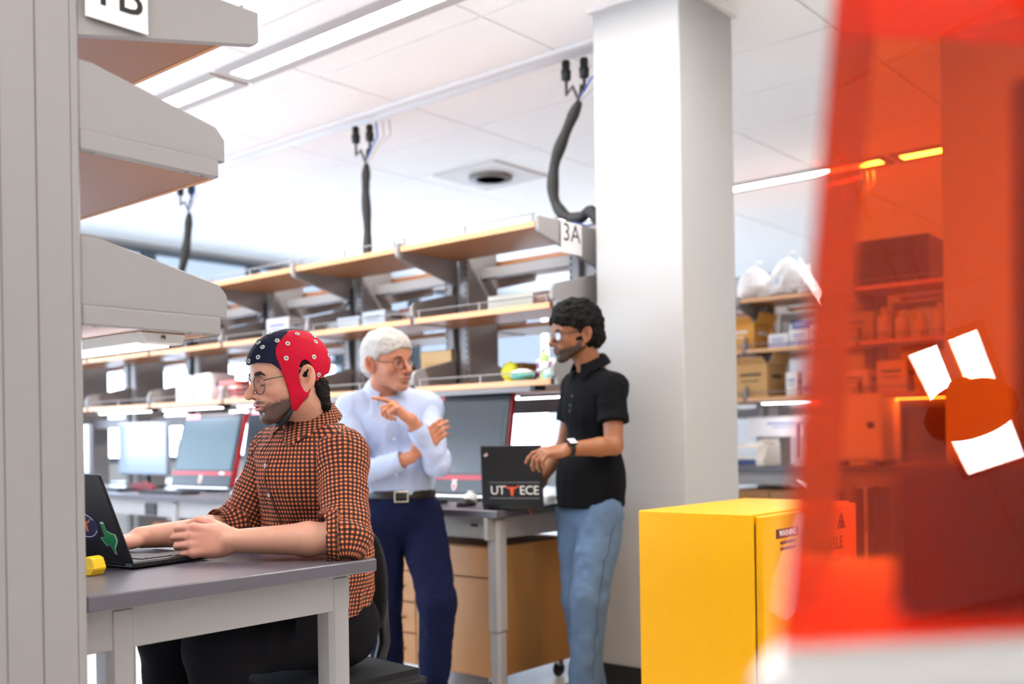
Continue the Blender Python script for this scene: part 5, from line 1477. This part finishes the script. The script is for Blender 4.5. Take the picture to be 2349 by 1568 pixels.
F.ell(TG, (0, 0, 0), (.118, .165, .16), .03); F.cone(ID, waist+uz*.05, waist-uz*.05, .122, .125, .05); F.ell(mframe(waist, fG, lG, uz), (0, 0, .0), (.122, .150, .13), .04)
F.cone(ID, shL, shR, .058, .058, .04); F.cone(ID, shL, neckb-uz*.05, .052, .046, .05); F.cone(ID, shR, neckb-uz*.05, .052, .046, .05)
F.cone(ID, neckb, neckb+unit(hd-neckb)*.12, .066, .066, .006, 's'); F.half(ID, (0, 0, -1), -(waist[2]-.055))
V, Q = F.mesh(2); z0_ = V[:, 2].copy(); V = fold(V, normals(V, Q), .009, 9, 31, (1, 1, .5)); V = fold(V, normals(V, Q), .004, 20, 33, (1, 1, .6)); w_ = sstep(.03, .01, z0_-z0_.min()); V[:, 2] = V[:, 2]*(1-w_)+z0_*w_; VS = V
shirt = qmesh('shirt', V, Q, Msh, G)
sleeve(shL, elL, wrL, .060, .051, .034, 15, m=Msh, parent=shirt, reach=.86, amp=.006, bands=18)
sleeve(shR, elR, wrR, .060, .051, .036, 18, m=Msh, parent=shirt, reach=.86, amp=.006, bands=18)
collar('collar', Msh, shirt, neckb+unit(hd-neckb)*.030, unit(hd-neckb)*.5+uz*.6, fG, .068, .044, .06, .050, .42)
for zo in (-.07, -.16, -.2):
    o_ = chest+uz*zo; p_ = surf(VS, o_, fG); disc('button', p_, fG, .006, .002, mat('button_white', '#e6e6ea', .3), shirt)
pts = [tuple(surf(VS, chest+uz*z_+lG*.016, fG)+fG*.0005) for z_ in np.linspace(.04, -.26, 14)]
MB().tube(pts, .0025, 5).build('placket_seam', mat('seam_blue', '#a9b6d6', .9), shirt, True)
Mnavy = cloth_mat('trousers_navy', '#0f1532', .85, .2, 600, .12)
hipR, hipL = pel-lG*.085-uz*.03, pel+lG*.085-uz*.03
knR = np.array((-0.5497, 4.3000, 0.4332)); knL = np.array((-0.3140, 4.1600, 0.4610)); anR = np.array((-0.5387, 4.3600, 0.0801)); anL = np.array((-0.3400, 4.2400, 0.0968))
F = Field([axis(hx-.30, hx+.42, .007), axis(3.95, 4.75, .007), axis(.02, .96, .007)])
F.ell(mframe(pel, fG, lG, uz), (0, 0, .0), (.128, .160, .11), .03); F.cone(ID, waist-uz*.06, pel, .125, .13, .04)
for a, b, c in ((hipR, knR, anR), (hipL, knL, anL)):
    F.cone(ID, a, b, .098, .071, .03); F.cone(ID, b, c, .070, .056, .02); F.cone(ID, c, c-uz*.03, .058, .060, .01)
F.half(ID, (0, 0, 1), float(waist[2])-.035)
V, Q = F.mesh(2); V = fold(V, normals(V, Q), .008, 9, 12, (1, 1, .7)); V = fold(V, normals(V, Q), .003, 24, 13)
trs = qmesh('trousers', V, Q, Mnavy, G)
F = Field([axis(hx-.30, hx+.42, .004), axis(3.95, 4.75, .004), axis(waist[2]-.09, waist[2]+.0, .004)])
F.cone(ID, waist-uz*.02, waist-uz*.08, .132, .134, .05); F.ell(mframe(waist, fG, lG, uz), (0, 0, -.05), (.130, .158, .15), .03)
F.half(ID, (0, 0, 1), float(waist[2])-.03); F.half(ID, (0, 0, -1), -(float(waist[2])-.066))
V, Q = F.mesh(1); belt = qmesh('belt', V, Q, mat('belt_leather', '#1d1613', .4), G)
p_ = surf(V, waist-uz*.048+lG*.0, fG); BM = Matrix.Translation(p_+fG*.003) @ frame(lG, uz, fG)
b_ = MB()
for (x0, x1, y0, y1) in ((-.03, .03, .017, .023), (-.03, .03, -.023, -.017), (-.03, -.024, -.02, .02), (.024, .03, -.02, .02)): b_.b2(x0, x1, y0, y1, -.003, .004, .001)
b_.bm.transform(BM); b_.build('buckle', mat('buckle_brass', '#b9b09a', .25, 1), belt)
for a in (anR, anL):
    p_ = a.copy(); p_[2] = 0; shoe(mframe(p_, fG, lG, uz), G, mat('shoe_brown', '#3a2a20', .4))
disc('ring', wpt(MLh, (.105, -.010, -.012)), xh, .0105, .004, mat('gold', '#d9a441', .25, 1), G)
settle(G, B_)

# ================================================================ dark haired man
B_ = (0.3043, 4.3000, 0.0447); D = person('dark haired bearded man in a black polo shirt leaning on the white column', B_)
fD = unit((-.84, -.54, 0)); lD = np.array((-fD[1], fD[0], 0))
HM = head_frame((0.2699, 4.2800, 1.5475), (-.96, -.28), 5, 0, 1.02); hd = wpt(HM, (0, 0, 0)); hx, hy, hz = hd
neckb = np.array((0.3409, 4.3300, 1.4150)); chest = np.array((0.3483, 4.3400, 1.2438)); waist = np.array((0.3327, 4.3400, 0.9578)); pel = np.array((0.3250, 4.3400, 0.8194))
shL = np.array((0.4153, 4.2200, 1.3200)); shR = np.array((0.2840, 4.4700, 1.3381)); elL = np.array((0.4128, 4.1600, 1.0834)); wrL = np.array((0.2145, 4.0300, 1.0738))
elR = np.array((0.2321, 4.5000, 1.0838)); wrR = np.array((0.1334, 4.4700, 0.9524))
F = Field([axis(-.05, .55, .008, [(hx-.13, hx+.13, .0026), (wrL[0]-.17, wrL[0]+.03, .0028)]),
           axis(3.85, 4.7, .008, [(hy-.13, hy+.13, .0026), (wrL[1]-.06, wrL[1]+.07, .0028)]),
           axis(.70, 1.78, .008, [(hz-.13, hz+.14, .0026), (wrL[2]-.08, wrL[2]+.07, .0028)])])
add_head(F, HM, .98, 1.1)
F.cone(ID, wpt(HM, (-.028, 0, -.06)), neckb-uz*.02, .054, .054, .025); F.cone(ID, neckb-uz*.03, chest, .05, .07, .03)
F.ell(mframe(chest, fD, lD, uz), (0, 0, 0), (.09, .14, .17), .04); F.ell(mframe(waist, fD, lD, uz), (0, 0, 0), (.09, .13, .2), .04)
for a, b, c in ((shL, elL, wrL), (shR, elR, wrR)):
    F.cone(ID, a, b, .046, .038, .02); m_ = b+(c-b)*.3; F.cone(ID, b, m_, .038, .0385, .012); F.cone(ID, m_, c, .0385, .026, .012)
xl = unit(np.array((0.0680, 4.0000, 1.0594))-wrL); zb_ = unit(np.array((.15, -.35, 1))); zb_ = unit(zb_-xl*(zb_ @ xl)); yt = np.cross(zb_, xl); yt = -yt if yt[1] < 0 else yt
MLh = mframe(wrL, xl, yt, zb_, 1.0)
add_hand(F, MLh, [(20, 25, 15), (34, 42, 25), (40, 46, 28), (42, 46, 28)], ((.8, .5, -.35), 15, 20), spread=.07)
xr = unit(wrR-elR); MRh = mframe(wrR, xr, unit(np.array((-.4, -.8, .3))), unit(np.array((-.8, .2, .6))), 1.0)
add_hand(F, MRh, [(20, 30, 20)]*4, ((.8, .5, -.3), 10, 10))
V, Q = F.mesh(2)
C = face_cols(V, HM, lin('#935d3d'), lin('#7d463a'), lin('#84452b'), (.93, -.011), lin('#120c0a'), 9)
body = qmesh('body', V, Q, M_skin, D, C)
brows(HM, body, mat('brow_black', '#15100e', .8), .0046, .003); eyes(HM, body, (.95, .25, 0), .0048, '#1f1612')
glasses('glasses', HM, D, .050, .036, mat('frame_black', '#141518', .3), .0019, 3.4, .093, -.005)
Mcurl = mat('hair_black', '#0a0807', .75, noise=.3, nscale=90, bump=1, bscale=120, spec=.15)
hair(HM, .0032, 'hair', Mcurl, D, .026, .014, 7, .008, 55)
Mpolo = cloth_mat('polo_black', '#0c0d11', .85, .25, 900, .1)
TD = mframe(chest, fD, lD, uz)
F = Field([axis(-.05, .56, .0055), axis(4.05, 4.72, .0055), axis(.80, 1.50, .0055)])
F.ell(TD, (0, 0, 0), (.118, .150, .16), .03); F.ell(mframe(waist, fD, lD, uz), (.005, 0, 0), (.128, .152, .22), .05); F.cone(ID, waist, waist-uz*.12, .130, .140, .04)
F.cone(ID, shL, shR, .056, .056, .04); F.cone(ID, shL, neckb-uz*.05, .052, .046, .05); F.cone(ID, shR, neckb-uz*.05, .052, .046, .05)
F.cone(ID, neckb, neckb+unit(hd-neckb)*.12, .062, .062, .006, 's'); F.half(ID, (0, 0, -1), -(float(pel[2])+.005))
V, Q = F.mesh(2); z0_ = V[:, 2].copy(); V = fold(V, normals(V, Q), .006, 9, 41, (1, 1, .5)); w_ = sstep(.03, .01, z0_-z0_.min()); V[:, 2] = V[:, 2]*(1-w_)+z0_*w_; VS = V
shirt = qmesh('polo_shirt', V, Q, Mpolo, D)
def short_sleeve(a, b, r0, r1, seed, m, parent, t=.62):
    e = a+(b-a)*t; lo = np.minimum(a, e)-.1; hi = np.maximum(a, e)+.1
    F = Field([axis(lo[i], hi[i], .0045) for i in range(3)]); d = unit(b-a)
    F.cone(ID, a, e, r0, r1, .02); F.ell(ID, a, (r0*1.02,)*3, .02); F.cone(ID, e-d*.02, e, r1+.002, r1+.003, .004); F.cone(ID, e+d*.045, e+d*.14, .05, .06, .004, 's'); 
    F.half(ID, d, float(d @ e)+.0)
    V, Q = F.mesh(2); V = fold(V, normals(V, Q), .004, 14, seed); return qmesh('sleeve', V, Q, m, parent)
short_sleeve(shL, elL, .064, .060, 3, Mpolo, shirt, .60); short_sleeve(shR, elR, .062, .058, 4, Mpolo, shirt, .60)
collar('collar', Mpolo, shirt, neckb+unit(hd-neckb)*.012, unit(hd-neckb)*.45+uz*.6, fD, .061, .036, .045, .040, .38)
for zo in (.06, .02, -.02): disc('button', surf(VS, chest+uz*zo, fD), fD, .0055, .002, mat('button_dark', '#24262c', .3), shirt)
pts = [tuple(surf(VS, chest+uz*z_+lD*.016, fD)+fD*.0005) for z_ in np.linspace(.07, -.05, 8)]
MB().tube(pts, .002, 5).build('placket_seam', mat('seam_black', '#0c0d10', .9), shirt, True)
Mjean = mat('denim', '#536a86', .9, noise=.28, nscale=14, bump=.3, bscale=900)
hipR, hipL = pel-lD*.085-uz*.03, pel+lD*.085-uz*.03
knL = np.array((0.3069, 4.2000, 0.4592)); knR = np.array((0.2765, 4.3400, 0.4378)); anL = np.array((0.2825, 4.2400, 0.0924)); anR = np.array((0.3174, 4.4200, 0.0710))
F = Field([axis(0, .60, .007), axis(3.95, 4.72, .007), axis(.02, .96, .007)])
F.ell(mframe(pel, fD, lD, uz), (0, 0, -.03), (.106, .128, .10), .03)
for a, b, c in ((hipR, knR, anR), (hipL, knL, anL)):
    F.cone(ID, a, b, .092, .070, .03); F.cone(ID, b, c, .068, .060, .02); F.cone(ID, c, c-uz*.03, .062, .066, .01)
F.half(ID, (0, 0, 1), float(pel[2])+.04)
V, Q = F.mesh(2); V = fold(V, normals(V, Q), .008, 9, 52, (1, 1, .8)); V = fold(V, normals(V, Q), .003, 24, 53)
jn = qmesh('jeans', V, Q, Mjean, D)
sd = unit(lD*.9+fD*.15)
pts = [tuple(surf(V, np.array(q_), sd)+sd*.0015) for q_ in [hipL+(knL-hipL)*t_ for t_ in np.linspace(.05, .95, 14)]+[knL+(anL-knL)*t_ for t_ in np.linspace(.05, .9, 14)]]
MB().tube(pts, .0022, 5).build('side_seam', mat('denim_dark', '#3c5069', .9), jn, True)
for a in (anL, anR):
    p_ = a.copy(); p_[2] = 0; shoe(mframe(p_, fD, lD, uz), D, M_black)
# wrist watch
dw = unit(wrL-elL); wc = wrL-dw*.012; fz = unit(np.array((-.1, -.75, .75))); fz = unit(fz-dw*(fz @ dw))
w_ = bpy.data.objects.new('wrist_watch', None); COL.objects.link(w_); w_.parent = D
sd = np.cross(dw, fz)
MB().lathe([(.0315, -.011), (.0325, -.010), (.0325, .010), (.0315, .011), (.029, .011), (.029, -.011), (.0315, -.011)], n=26, M=Matrix.Translation(wc) @ frame(fz, sd, dw)).build('band', M_black, w_, True)
c_ = MB().box((0, 0, 0), (.036, .040, .010), .005, None, 3); WM = Matrix.Translation(wc+fz*.035) @ frame(sd, dw, fz); c_.bm.transform(WM); c_.build('case', mat('watch_case', '#2a2a2e', .25, .6), w_)
c_ = MB().box((0, 0, .0055), (.030, .034, .001), 0); c_.bm.transform(WM); c_.build('face', mat('watch_face', '#cfd4d8', .15), w_)
settle(D, B_)
